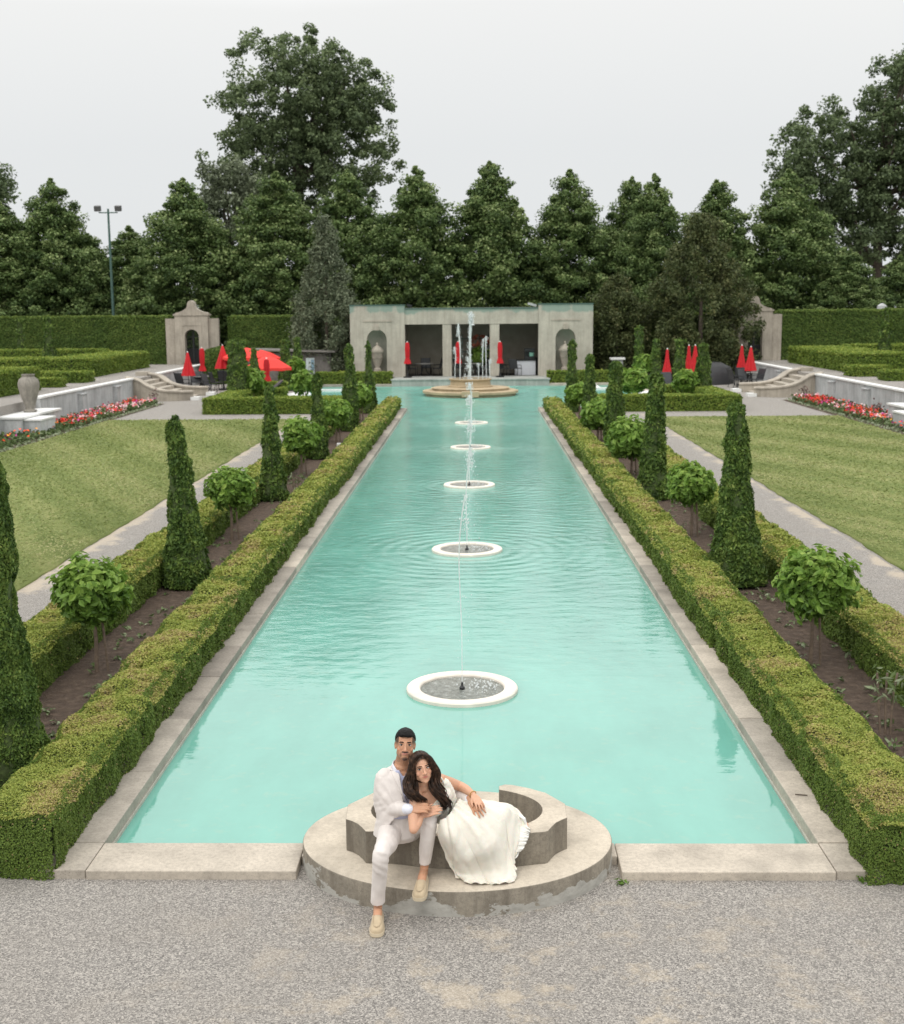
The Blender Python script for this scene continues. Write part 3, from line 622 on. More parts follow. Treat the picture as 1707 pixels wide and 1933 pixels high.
# ------------------------------------------------------------------ standard shrubs
def leafblades(P, N, size, aspect=2.0, tilt=.5, droop=0.):
    """pointed leaf, two quads folded along the midrib"""
    n = len(P); N = unit(N+rng.normal(0, tilt, (n, 3))); a = rng.normal(0, 1, (n, 3))+[0, 0, -droop]
    T = unit(a-N*(a*N).sum(1, keepdims=True)); B = np.cross(N, T); s = np.asarray(size).reshape(-1, 1)
    L, W, U = T*s*aspect*.5, B*s*.5, N*s*.22
    V = np.stack([P-L, P-L*.15+W+U, P+L*.45+W*.7+U*.6, P+L-U*.5, P+L*.45-W*.7+U*.6, P-L*.15-W+U], 1).reshape(-1, 3)
    b = np.arange(n)[:, None]*6
    Q = np.concatenate([b+[0, 1, 2, 3], b+[0, 3, 4, 5]]); return V, Q
def crown_mesh(r, rz, dist, seed, name='crown'):
    s = max(.0024*dist, .052); n = int(4*math.pi*r*rz*4.4/(s*s*1.0))
    d = unit(rng.normal(0, 1, (n, 3))); d[:, 2] = np.where(d[:, 2] < -.5, d[:, 2]*.75, d[:, 2])
    d = unit(d); lump = 1+.45*(vnoise(d, 2.6, seed)-.5)+.55*(vnoise(d, 7, seed+1)-.5)
    depth = rng.random(n)**1.6
    P = d*np.array([r, r, rz])*(lump*(1.04-.42*depth))[:, None]
    N = d+np.array([0, 0, .55])
    V, Q = leafblades(P, N, s*rng.uniform(.6, 1.45, n), 1.9, .5, .35)
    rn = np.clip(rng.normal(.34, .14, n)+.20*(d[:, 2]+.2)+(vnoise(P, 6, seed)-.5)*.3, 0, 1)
    rn = np.concatenate([rn, rn]); pr = [(.02, -rz*.66), (r*.45, -rz*.52), (r*.66, 0), (r*.5, rz*.45), (.02, rz*.62)]
    V0, Q0 = revol(pr, 12)
    V, Q, mi, rr, sm = joinq([(V0, Q0, 1, None, True), (V, Q, 0, rn, False)])
    return npmesh(name, V, Q, [M['hydr'], M['twig']], mi, rr, sm)
def standard(x, y, r, cz, label, group, seed, rz=None, stems=2, z=0):
    t = empty('standard_shrub', (x, y, z), 0, label, 'shrub', group)
    c = link('crown', crown_mesh(r, rz or r*.9, max(9, y), seed), t); c.location = (random.uniform(-.04, .04), 0, cz)
    th = .02+.0004*y
    MB().tube([(0, 0, -.05), (.01, 0, cz*.4), (-.01, .01, cz)], [th*1.1, th*.9, th*.7]).build('trunk', M['bark_light'], t)
    if stems > 1: MB().tube([(.13, .03, -.05), (.10, .02, cz*.5), (.05, .0, cz)], th*.6).build('stake', M['bark_light'], t)
    return t
G = 'round standard shrubs beside the pool'
for i, (x, y, r, cz) in enumerate([(-4.5, 14.1, .39, .98), (-4.55, 22.6, .40, 1.0), (-4.5, 31.6, .45, 1.05), (-4.5, 39.7, .44, .98), (-4.45, 47.4, .45, 1.0)]):
    standard(x, y, r, cz, ORD[i].replace('nearest', 'nearest and largest-looking')+' round-headed shrub on a thin stem in the left row by the pool', G, 50+i)
for i, (x, y, r, cz) in enumerate([(3.95, 14.3, .405, 1.0), (3.98, 22.7, .40, 1.0), (3.95, 31.4, .53, .95), (3.9, 39.7, .50, .9), (3.95, 47.4, .42, 1.0)]):
    standard(x, y, r, cz, ORD[i].replace('nearest', 'nearest and largest-looking')+' round-headed shrub on a thin stem in the right row by the pool', G, 60+i)
G = 'round shrubs in the parterres'
def px_shrub(px, py, Y, r, label, seed): 
    p = aty(px, py, Y); return standard(p.x, Y, r, p.z, label, G, seed)
px_shrub(474, 719, 57.5, .62, 'round shrub beside the broad spire at the left hedge corner', 70)
px_shrub(572, 722, 55.8, .52, 'bright round shrub seen left of the shed door, above the thick hedge', 71)
px_shrub(556, 690, 65.5, .42, 'small round shrub between the two spires by the shed', 72)
px_shrub(1197, 719, 56.8, .6, 'bright round shrub with a dark stem beside the right pool arm', 73)
px_shrub(1296, 719, 57.0, .5, 'round shrub beside the broad spire at the right hedge corner', 74)
px_shrub(1220, 687, 66.5, .5, 'round shrub between two slim spires left of the single red umbrella', 75)
# clipped rounded bushes behind the umbrellas
def round_bush(x, y, r, rz, label, z=0, mat='tallhedge'):
    pr = [(r*.9, 0), (r, rz*.3), (r*.98, rz*.75), (r*.8, rz*.93), (.05, rz)]
    n = int(r*rz*9*2.4/(.1*.1*.8)); P, N = surf(pr, n, .05, 3); V1, Q1 = leafquads(P, N, .1, 1.5, .6)
    V0, Q0 = revol([(max(a-.06, .02), b*.97) for a, b in pr])
    V, Q, mi, rn, sm = joinq([(V0, Q0, 1, None, True), (V1, Q1, 0, np.clip(rng.normal(.45, .18, n), 0, 1), False)])
    o = link('round_bush', npmesh('round_bush', V, Q, [M[mat], M['twig']], mi, rn, sm)); o.location = (x, y, z); return tag(o, label, 'bush')
p = aty(417, 690, 73.5); round_bush(p.x, 73.5, 1.0, 2.15, 'clipped drum-shaped bush beside the left stone gateway')
p = aty(452, 690, 74.5); round_bush(p.x, 74.5, .75, 2.6, 'taller rounded bush behind the broad left spire')
# little weeds and one struggling plant
def weeds(name, xs, ys, n, label):
    P = np.stack([rng.uniform(*xs, n), rng.uniform(*ys, n), rng.uniform(.02, .06, n)], 1)
    idx = np.repeat(np.arange(n), 5); PP = P[idx]+rng.normal(0, .025, (n*5, 3))*[1, 1, .4]
    V, Q = leafblades(PP, np.tile([0, 0, 1.], (n*5, 1)), rng.uniform(.02, .045, n*5), 2.2, .6)
    r = rng.uniform(.3, 1, n*5); o = link(name, npmesh(name, V, Q, [M['fol_low']], None, np.concatenate([r, r]))); return tag(o, label, 'weeds', kind='stuff')
weeds('weeds', (-4.8, -3.9), (9, 32), 150, 'small weeds sprouting in the left soil bed')
weeds('weeds', (3.6, 4.5), (9.5, 32), 190, 'small weeds sprouting in the right soil bed')
def sprig(x, y, h, n, label, seed, sz=.07):
    t = empty('young_plant', (x, y, 0), 0, label, 'plant'); mb = MB()
    for k in range(3): mb.tube([(k*.05-.05, 0, -.03), (k*.07-.08, .02, h*.6), (k*.1-.1, .03, h)], .012)
    mb.build('stem', M['bark_light'], t)
    P = np.stack([rng.uniform(-.15, .2, n), rng.uniform(-.1, .1, n), rng.uniform(h*.45, h*1.1, n)], 1)
    V, Q = leafblades(P, unit(rng.normal(0, 1, (n, 3)))+[0, 0, .7], rng.uniform(.5, 1, n)*sz*.5, 4.5, .3, .4); r = rng.uniform(.3, 1, n)
    link('leaves', npmesh('leaves', V, Q, [M['fol_low']], None, np.concatenate([r, r])), t); return t
sprig(4.06, 11.9, .62, 60, 'struggling young plant with bare stems at the right edge of the right bed', 3)
sprig(-4.3, 29.2, .35, 30, 'small leafy sprout in the soil under the second left spire', 4)
for (x, y, lab) in [(2.84, 8.66, 'small weed clump at the front corner of the right hedge'), (1.06, 8.62, 'small weed growing in the joint right of the round basin step')]:
    n = 26; P = rng.normal(0, .022, (n, 3))*[1, 1, .5]+[0, 0, .02]
    V, Q = leafblades(P, rng.normal(0, .5, (n, 3))+[0, 0, .8], rng.uniform(.010, .02, n), 2.4, .5); r = rng.uniform(.1, .5, n)
    o = link('weed', npmesh('weed', V, Q, [M['hydr']], None, np.concatenate([r, r]))); o.location = (x, y, 0); tag(o, lab, 'weed')
o = MB().obox((0, 0, .1), (.05, .04, .3), .3, .08).build('marker_stake', M['stake']); o.location = (-3.98, 10.45, 0); tag(o, 'short pale wooden stake in the soil beside the nearest left spire', 'stake')
o = MB().tube([(0, 0, .008), (.05, -.012, .01), (.10, -.02, .008)], .005).build('fallen_twig', M['bark']); o.location = (2.72, 10.15, .07); tag(o, 'dark fallen twig lying on the right pool coping', 'twig')
o = MB().box(-.11, .11, -.05, .05, 0, .10, .008).build('white_block', M['white_cap']); o.location = (-4.25, 38.6, .01); tag(o, 'small white block on the soil under the fourth left shrub', 'block')

# ------------------------------------------------------------------ flower beds
def flowers(side):
    x0 = -16.1 if side < 0 else 14.35; x1 = x0+1.5
    n = 2600; y = rng.uniform(33, 57, n); u = rng.random(n)
    hi = np.where(y > 46, .22, .18)
    P = np.stack([x0+u*(x1-x0), y, rng.uniform(.02, 1, n)*hi], 1)
    idx = np.repeat(np.arange(n), 3); PP = P[idx]+rng.normal(0, .06, (n*3, 3))*[1, 1, .5]
    V1, Q1 = leafblades(PP, rng.normal(0, .4, (n*3, 3))+[0, 0, 1], rng.uniform(.05, .10, n*3), 1.8, .5); r1 = rng.uniform(.1, .8, n*3)
    m = 430; yy = 57-11.5*rng.random(m)**1.15; cl = vnoise(np.stack([yy, yy*0+side, rng.random(m)*.8], 1), 1.3, 4)
    F = np.stack([rng.uniform(x0+.1, x1-.1, m), yy, rng.uniform(.12, .30, m)], 1)
    idx = np.repeat(np.arange(m), 3); FF = F[idx]+rng.normal(0, .035, (m*3, 3))
    V2, Q2 = leafquads(FF, rng.normal(0, .5, (m*3, 3))+[0, -.3, 1], .085, 1.2, .5)
    c = np.clip((cl-.2)*1.35+rng.normal(0, .16, m), 0, .97)[idx]
    e = 70; ye = rng.uniform(36, 46.5, e); E = np.stack([rng.uniform(x0+.1, x1-.1, e), ye, rng.uniform(.15, .35, e)], 1)
    V3, Q3 = leafquads(E, rng.normal(0, .4, (e, 3))+[0, -.5, 1], .12, 1.1, .4)
    b = 500; yb = rng.uniform(33, 57, b); xb = (x1+.12 if side < 0 else x0-.12)+rng.normal(0, .06, b)
    V4, Q4 = leafblades(np.stack([xb, yb, rng.uniform(.02, .1, b)], 1), rng.normal(0, .4, (b, 3))+[0, 0, 1], rng.uniform(.05, .09, b), 1.5, .5)
    V, Q, mi, rn, sm = joinq([(V1, Q1, 0, np.concatenate([r1, r1]), False), (V2, Q2, 1, c, False), (V3, Q3, 1, rng.choice([.3, .3, .99, 1.0], e), False), (V4, Q4, 0, np.full(b*2, 1.), False)])
    o = link('bedding_flowers', npmesh('bedding_flowers', V, Q, [M['fol_low'], M['petal']], mi, rn, sm))
    tag(o, 'red, pink and white bedding flowers below the '+('left' if side < 0 else 'right')+' terrace wall', 'flowers', kind='stuff')
flowers(-1); flowers(1)
def dark_plant(x, y, lab):
    n = 40; P = rng.normal(0, .12, (n, 3))*[1, 1, .8]+[0, 0, .45]; V, Q = leafblades(P, rng.normal(0, 1, (n, 3)), rng.uniform(.04, .07, n), 2, .5)
    o = empty('bronze_plant', (x, y, 0), 0, lab, 'plant'); link('leaves', npmesh('leaves', V, Q, [M['bronze']]), o); MB().tube([(0, 0, -.02), (.02, 0, .45)], .012).build('stem', M['bark'], o)
M['bronze'] = plain('bronze_leaf', (.13, .075, .065), .6)
dark_plant(-14.9, 57.3, 'dark bronze-leaved plant at the far end of the left flower bed')
dark_plant(15.3, 47.6, 'dark bronze-leaved plant at the near part of the right flower bed')
dark_plant(14.95, 57.0, 'dark bronze-leaved plant at the far end of the right flower bed')

# ------------------------------------------------------------------ terrace walls, pedestals, urn, steps
def wallrun(side, y0, y1, label, pil=()):
    f = (lambda x: x) if side < 0 else mx
    t = empty('terrace_wall', (f(-16.4), y0, 0), 0, label, 'wall', 'grey retaining walls with white caps')
    s = 1 if side < 0 else -1
    def bx(a, b, c, d, e, g, bev=0):
        m = MB(); m.box(min(a*s, b*s), max(a*s, b*s), c, d, e, g, bev); return m
    bx(-.2, 0, 0, y1-y0, -.1, 1.02).build('wall_face', M['wall_render'], t, smooth=False)
    bx(-.26, .06, -.02, y1-y0+.02, 1.02, 1.10, .01).build('capstone', M['white_cap'], t, smooth=False)
    for p in pil:
        pt = bx(0.003, .20, p-y0-.28, p-y0+.28, -.1, .86).build('pilaster', M['wall_render'], t, smooth=False)
        bx(0.004, .24, p-y0-.31, p-y0+.31, .86, .91).build('pilaster_cap', M['wall_render'], pt, smooth=False)
    return t
wallrun(-1, 26, 42.3, 'grey retaining wall with white cap, cut by the left picture edge')
wallrun(-1, 46.4, 59.3, 'grey retaining wall with white cap between the urn and the left curved steps', (51.2, 56.2))
wallrun(-1, 63.7, 76.2, 'grey retaining wall with white cap rising behind the left curved steps', (68.5,))
wallrun(1, 46.4, 59.3, 'grey retaining wall with white cap behind the right flower bed', (51.2, 56.2))
wallrun(1, 63.7, 76.2, 'grey retaining wall with white cap behind the right dark furniture', (66.0,))
wallrun(1, 26, 42.3, 'grey retaining wall with white cap outside the right picture edge')
def pedestal(side, label):
    f = (lambda x: x) if side < 0 else mx
    t = empty('pedestal', (f(-16.2), 44.3, 0), 0, label, 'pedestal'); s = 1 if side < 0 else -1
    def bx(a, b, c, d, e, g, nm, mat): MB().box(min(a*s, b*s), max(a*s, b*s), c, d, e, g).build(nm, M[mat], t, smooth=False)
    bx(-.5, .55, -2.0, 2.1, -.1, .60, 'block', 'wall_render'); bx(-.55, .60, -2.04, 2.14, .60, .67, 'top_slab', 'white_cap')
    bx(.56, 1.15, -1.75, -.3, -.1, .52, 'front_block', 'wall_render'); bx(.56, 1.18, -1.79, -.26, .52, .58, 'front_slab', 'white_cap')
    return t
pedestal(-1, 'stepped grey pedestal with white slabs under the stone urn'); pedestal(1, 'stepped grey pedestal at the right picture edge')
up = aty(57, 769, 44.6)
prof = [(.22, 0), (.26, .03), (.26, .07), (.17, .10), (.16, .16), (.21, .28), (.33, .62), (.40, .92), (.405, 1.06), (.36, 1.2), (.24, 1.29), (.225, 1.31), (.25, 1.35), (.25, 1.39), (.20, 1.39), (.18, 1.2)]
o = MB().lathe([(r*.93, z*.98) for r, z in prof], n=36).build('stone_urn', M['urn'] if 'urn' in M else M['concrete_side'], angle=50)
o.location = (up.x, 44.6, .67); tag(o, 'tall weathered stone urn on the pedestal at far left', 'urn')
M['urn'] = stone_mat('urn_stone', (.30, .275, .235), (.13, .12, .105), .3, 3, streak=True); o.data.materials[0] = M['urn']
def curved_steps(side):
    f = (lambda x: x) if side < 0 else mx; nm = 'left' if side < 0 else 'right'
    t = empty('curved_steps', (0, 0, 0), 0, 'curved stone steps with two sweeping rail walls up to the '+nm+' terrace', 'steps', 'curved stone steps to the terraces')
    def rail(pts):
        m = MB(); P = [Vector(p) for p in pts]; n = 24
        def cr(i, u):
            p0, p1, p2, p3 = P[max(i-1, 0)], P[i], P[i+1], P[min(i+2, len(P)-1)]
            return .5*((2*p1)+(p2-p0)*u+(2*p0-5*p1+4*p2-p3)*u*u+(3*p1-p0-3*p2+p3)*u**3)
        C = [cr(min(int(k/n*(len(P)-1)), len(P)-2), k/n*(len(P)-1)-min(int(k/n*(len(P)-1)), len(P)-2)) for k in range(n+1)]
        rg = []
        for k, c in enumerate(C):
            d = C[min(k+1, n)]-C[max(k-1, 0)]; w = Vector((-d.y, d.x, 0)).normalized()*.15; z = c.z
            sec = [(c-w, -.1), (c+w, -.1), (c+w, z-.07), (c+w*1.35, z-.07), (c+w*1.35, z), (c+w*.8, z+.035), (c-w*.8, z+.035), (c-w*1.35, z), (c-w*1.35, z-.07), (c-w, z-.07)]
            rg.append([m.bm.verts.new((f(q.x), q.y, zz)) for q, zz in sec])
        for A, B in zip(rg, rg[1:]):
            for k in range(10): m.bm.faces.new((A[k], A[(k+1) % 10], B[(k+1) % 10], B[k]))
        m.bm.faces.new(rg[0]); m.bm.faces.new(rg[-1]); m.build('rail_wall', M['limestone_plain'], t)
    rail([(-16.75, 59.45, 1.14), (-16.1, 59.3, 1.02), (-15.6, 59.15, .74), (-15.0, 59.05, .55), (-14.3, 59.3, .46), (-13.7, 59.75, .43)])
    rail([(-16.75, 63.5, 1.14), (-16.1, 63.3, 1.02), (-15.6, 63.0, .74), (-15.0, 62.8, .55), (-14.3, 62.9, .46), (-13.7, 63.2, .43)])
    for k in range(6):
        xa = -16.5+k*.42; m = MB(); m.box(min(f(xa-.1), f(xa+.42)), max(f(xa-.1), f(xa+.42)), 59.35+.02*k, 63.2, -.1, .86-k*.155); m.build('tread', M['limestone_plain'], t, smooth=False)
    for yy in (59.75, 63.2):
        MB().box(min(f(-13.72), f(-13.3)), max(f(-13.72), f(-13.3)), yy-.3, yy+.3, -.05, .16).build('end_block', M['white_cap'], t, smooth=False)
    MB().box(min(f(-17.35), f(-16.75)), max(f(-17.35), f(-16.75)), 63.2, 63.9, .9, 1.2).build('newel', M['limestone_plain'], t, smooth=False)
    return t
curved_steps(-1); curved_steps(1)

# ------------------------------------------------------------------ gateways
def gateway(side):
    nm = 'left' if side < 0 else 'right'; x = -17.45 if side < 0 else 17.05
    t = empty('stone_gateway', (x, 77.0, .95), 0, ('stone gateway with curved pediment and iron gate at the end of the left terrace' if side < 0 else 'stone gateway with curved pediment half hidden by the dark cypress on the right'), 'gateway', 'stone gateways')
    w, zs = 1.02, 3.05
    out = [(-w, 0), (w, 0), (w, zs)]+[(w*.98, zs+.12)]+[(w*(1-u)*.98, zs+.16+.55*(u**2.1)) for u in np.linspace(.1, .72, 7)]+[(.22, 3.62), (.2, 3.78), (.12, 3.9), (0, 3.95)]
    out = out+[(-a, b) for a, b in out[::-1] if a > 0.01]; out = out[:]
    # remove duplicate bottom points produced by mirroring
    top = [p_ for p_ in out if p_[1] > 0]; poly = [(-w, 0), (w, 0)]+[p_ for p_ in top if p_[0] >= 0]+[p_ for p_ in top if p_[0] < 0]
    plate('facade', poly, [arch(-.44, .44, .02, 1.75)], .7, M['limestone_plain'], t)
    for s in (-1, 1):
        MB().box(min(s*w, s*(w+.62)), max(s*w, s*(w+.62)), -.15, .15, 0, 2.85).build('side_wall', M['limestone_plain'], t, smooth=False)
    MB().box(-w-.08, w+.08, -.40, .40, zs-.02, zs+.07).build('cornice', M['limestone_plain'], t, smooth=False)
    m = MB()
    for (a, b, c, d) in [(-.62, .62, 2.42, 2.5), (-.62, -.55, .1, 2.42), (.55, .62, .1, 2.42)]: m.box(a, b, -.375, -.345, c, d)
    m.build('moulding', M['limestone_plain'], t, smooth=False)
    g = empty('iron_gate', (0, .1, 0)); g.parent = t
    m = MB()
    for k in range(9): m.tube([(-.40+k*.1, 0, 0), (-.40+k*.1, 0, 1.75+math.sqrt(max(0, .19-(k*.1-.4)**2)))], .016, 6)
    for zb in (.05, .95, 1.7): m.box(-.44, .44, -.02, .02, zb, zb+.05)
    m.tube([(.42*math.cos(a), 0, 1.74+.42*math.sin(a)) for a in np.linspace(0, math.pi, 12)], .022, 6)
    m.box(-.44, .44, .03, .05, .06, .95); m.box(-.05, .05, -.03, .03, 0, 2.1)
    m.build('bars', M['metal_dark'], g, smooth=False)
    return t
gateway(-1); gateway(1)

# ------------------------------------------------------------------ pavilion
PX0, PX1, PY, PF = -7.32, 6.83, 73.0, .34
t = empty('pool_pavilion', (0, PY, PF), 0, 'weathered limestone pavilion with three dark open bays behind the end fountain', 'pavilion')
for s, (a, b, nx) in enumerate([(PX0, -4.13, -5.77), (3.67, PX1, 5.24)]):
    wg = plate('wing_wall', [(a, 0), (b, 0), (b, 4.13), (a, 4.13)], [arch(nx-.58, nx+.58, .18, 2.18)], .5, M['limestone'], t, (0, .25, 0))
    m = MB(); n = 12; rg = []
    for z in np.linspace(.16, 2.18, 3): rg.append([m.bm.verts.new((nx+.58*math.cos(q), .5+.0+.6*math.sin(q), z)) for q in np.linspace(0, math.pi, n)])
    for k in range(1, 6):
        e = k/5*math.pi/2; rg.append([m.bm.verts.new((nx+.58*math.cos(q)*math.cos(e), .5+.6*math.sin(q)*math.cos(e), 2.18+.58*math.sin(e))) for q in np.linspace(0, math.pi, n)])
    for A, B in zip(rg, rg[1:]):
        for k in range(n-1):
            try: m.bm.faces.new((A[k], A[k+1], B[k+1], B[k]))
            except ValueError: pass
    m.box(nx-.6, nx+.6, .5, 1.1, .08, .16); m.build('niche', M['niche'] if 'niche' in M else M['limestone_plain'], wg)
    MB().box(a-.03, b+.03, -.04, .54, 4.13, 4.19).build('roof_coping', M['metal_green'], t, smooth=False)
    xs = a if s == 0 else b-.4
    MB().box(xs, xs+.4, .503, 4.0, 0, 4.10).build('side_wall', M['limestone'], t, smooth=False)
    MB().box((a+.75), (b-.75), -.035, -.002, 3.20, 3.28).build('string_course', M['limestone_plain'], t, smooth=False)
    MB().obox((nx, -.06, 2.86), (.26, .14, .3)).build('keystone', M['limestone_plain'], t, smooth=False)
plate('lintel', [(-4.127, 3.04), (3.667, 3.04), (3.667, 3.92), (-4.127, 3.92)], [], .45, M['limestone'], t, (0, .30, 0))
MB().box(-4.12, 3.66, .03, .56, 3.92, 3.98).build('roof_coping', M['metal_green'], t, smooth=False)
for a, b in [(-1.93, -1.40), (.83, 1.39)]:
    MB().box(a, b, .10, .55, 0, 3.037, .02).build('pillar', M['limestone'], t, smooth=False)
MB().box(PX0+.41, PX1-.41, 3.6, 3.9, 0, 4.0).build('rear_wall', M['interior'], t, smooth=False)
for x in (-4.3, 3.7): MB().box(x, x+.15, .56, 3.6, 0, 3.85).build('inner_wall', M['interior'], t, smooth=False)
MB().box(PX0+.05, PX1-.05, .45, 3.95, 3.80, 3.86).build('roof_deck', M['roof_dark'], t, smooth=False)
m = MB()
for k in range(3): m.box(-1.38, .82, 3.55, 3.59, .5+k*.8, .54+k*.8)
for k in range(5): m.box(-1.36+k*.53, -1.33+k*.53, 3.54, 3.58, 0, 2.4)
m.build('glazing_bars', M['metal_green'], t, smooth=False)
m = MB().box(-4.75, 4.15, 70.3, PY+.7, -.3, PF-.003); m.box(-4.8, 4.2, 70.25, 70.72, PF-.06, PF+.004)
o = m.build('stone_platform', stone_mat('platform_stone', (.40, .41, .38), (.24, .26, .235), .2, 1.5, streak=True), smooth=False); tag(o, 'pale stone step running along the water below the pavilion', 'platform')
# lidded urns in the niches
def lid_urn(x, lab):
    pr = [(.24, 0), (.24, .12), (.16, .16), (.15, .22), (.28, .5), (.36, 1.0), (.37, 1.06), (.42, 1.08), (.42, 1.2), (.35, 1.22), (.30, 1.32), (.12, 1.44), (.05, 1.5), (.07, 1.56), (.06, 1.62), (.005, 1.66)]
    u = empty('niche_urn', (x, PY+.28, PF+.16), 0, lab, 'urn', 'lidded urns in the niches')
    MB().lathe([(.3, 0), (.3, .2), (.28, .22)], n=4, a0=R(45)).build('plinth', M['limestone_plain'], u, smooth=False)
    MB().lathe([(r*.92, z+.2) for r, z in pr[:9]], n=28).build('vase', M['limestone_plain'], u)
    MB().lathe([(r*.92, z+.202) for r, z in pr[8:]], n=28).build('lid', M['limestone_plain'], u)
    m = MB(); 
    for k in range(6): m.tube([(.33*math.cos(a)*(1-.02*abs(j)), .33*math.sin(a)*(1-.02*abs(j)), 1.02-.10*(1-(j/3)**2)) for j, a in [(j, k*math.pi/3+j*.17) for j in range(-3, 4)]], .022, 6)
    m.build('swag', M['limestone_plain'], u)
lid_urn(-5.77, 'lidded stone urn with swags in the left pavilion niche'); lid_urn(5.24, 'lidded stone urn with swags in the right pavilion niche')
# things inside the bays
c = empty('bar_counter', (3.05, PY+1.3, PF), 0, 'white service counter in the right bay of the pavilion', 'counter')
MB().box(-.72, .5, -.3, .3, 0, .86, .01).build('front_panel', M['white_panel'], c, smooth=False)
MB().box(-.78, .56, -.36, .36, .863, .91, .008).build('counter_top', M['metal_dark'], c, smooth=False)
c = empty('coffee_machine', (3.2, PY+1.3, PF+.91), 0, 'dark coffee machine with a pale green bucket-like hopper on the counter', 'machine')
MB().box(-.3, .3, -.22, .22, 0, .18, .02).box(-.3, .3, .02, .22, .18, .45, .02).box(-.32, .32, -.22, .22, .45, .66, .03).build('body', M['metal_dark'], c, smooth=False)
MB().lathe([(.14, .2), (.15, .4), (.13, .42)], (.12, -.14, 0), 16).build('hopper', plain('mint_plastic', (.22, .45, .36), .4), c)
c = empty('dark_fridge', (3.95-.1, PY+2.2, PF), 0, 'dark fridge standing at the right end of the counter', 'fridge')
MB().box(-.28, .28, -.3, .3, 0, 1.0, .02).build('cabinet', M['metal_dark'], c, smooth=False); MB().box(-.22, .22, -.315, -.303, .1, .9).build('door', plain('dark_glass', (.02, .025, .03), .15), c, smooth=False)
# flowering plant in the middle bay
c = empty('potted_plant', (.25, PY+2.0, PF), 0, 'bushy green plant with orange-red blooms in the middle bay', 'plant')
MB().lathe([(.2, 0), (.3, .45), (.32, .5), (.27, .5), (.25, .42)], n=20).build('pot', M['metal_dark'], c)
n = 500; d = unit(rng.normal(0, 1, (n, 3))); P = d*[.6, .5, .62]*rng.uniform(.4, 1, (n, 1))+[0, 0, 1.15]
V, Q = leafblades(P, d+[0, 0, .5], rng.uniform(.1, .18, n), 2, .5); r = rng.uniform(.1, .8, n); link('foliage', npmesh('foliage', V, Q, [M['hydr']], None, np.concatenate([r, r])), c)
n = 90; P = unit(rng.normal(0, 1, (n, 3)))*[.6, .4, .35]+[0, 0, 2.0]; V, Q = leafquads(P, rng.normal(0, 1, (n, 3)), .2, 1.1); link('blooms', npmesh('blooms', V, Q, [plain('dusky_bloom', (.35, .10, .06), .7)]), c)
# grey shed
t = empty('garden_shed', (-10.2, 74.6, 0), 0, 'low grey timber shed with a pale blue-white door left of the pavilion', 'shed')
MB().box(-4.0, 1.6, -.6, .9, 0, 1.75).build('boarding', M['grey_wood'], t, smooth=False)
m = MB().obox((-1.2, .1, 1.9), (6.2, 2.2, .1), 0, R(1.5)); m.build('roof', plain('shed_roof', (.22, .205, .185), .9), t, smooth=False)
d = MB().box(.12, .62, -.66, -.604, .3, 1.45).build('door', plain('pale_door', (.60, .68, .68), .5, vary=.06), t, smooth=False)
MB().box(.42, .60, -.672, -.662, .7, 1.35).build('door_glass', plain('blue_glass', (.28, .42, .52), .2), d, smooth=False)
MB().box(-1.35, -.8, -.64, -.604, .95, 1.6).build('window', M['roof_dark'], t, smooth=False)
MB().box(-1.5, -.55, -1.0, -.605, 0, .82).build('cabinet', plain('grey_cabinet', (.22, .22, .225), .6), t, smooth=False)
o = empty('pedestal_table', (8.32, 73.5, 0), 0, 'grey stone block with a thin slab top beside the right wing', 'pedestal')
MB().box(-.3, .3, -.3, .3, 0, 1.25).build('block', M['wall_render'], o, smooth=False); MB().box(-.42, .42, -.42, .42, 1.253, 1.36).build('top_slab', M['white_cap'], o, smooth=False)
for (x, y, z) in [(-3.85, PY+.1, PF+3.98), (3.3, PY+.15, PF+3.98)]:
    u = empty('floodlight', (x, y, z), 0, 'small roof-edge floodlight at the '+('left' if x < 0 else 'right')+' end of the lintel', 'light', 'floodlights on the pavilion roof')
    MB().box(-.03, .03, -.03, .03, 0, .1).build('bracket', M['metal_dark'], u, smooth=False); MB().obox((0, -.03, .15), (.5 if x > 0 else .3, .16, .13), .2, .25).build('lamp_head', M['wall_render'] if x > 0 else M['metal_dark'], u, smooth=False)
# white pool ledges in the cross arms
for s in (-1, 1):
    x0, x1 = (-8.6, -6.7) if s < 0 else (6.4, 8.3)
    o = MB().box(x0, x1, 66.4, 66.75, -.3, .05).box(x1-.3 if s < 0 else x0, x1 if s < 0 else x0+.3, 66.76, 69.6, -.3, .045).build('pool_ledge', M['white_cap'], smooth=False)
    tag(o, 'white painted ledge in the '+('left' if s < 0 else 'right')+' arm of the pool', 'ledge', 'white ledges in the pool arms')
for px_, py_, s, lab in [(1216, 741, 1, 'rounded pale stone slab beside the right pool arm'), (563, 744, -1, 'rounded pale stone slab beside the left pool arm')]:
    p = atz(px_, py_, .1); o = MB().lathe([(.62, 0), (.65, .08), (.6, .14), (.05, .16)], (0, 0, 0), 28, 1, 1.6).build('rounded_slab', M['white_cap']); o.location = (p.x, p.y, 0); tag(o, lab, 'slab')

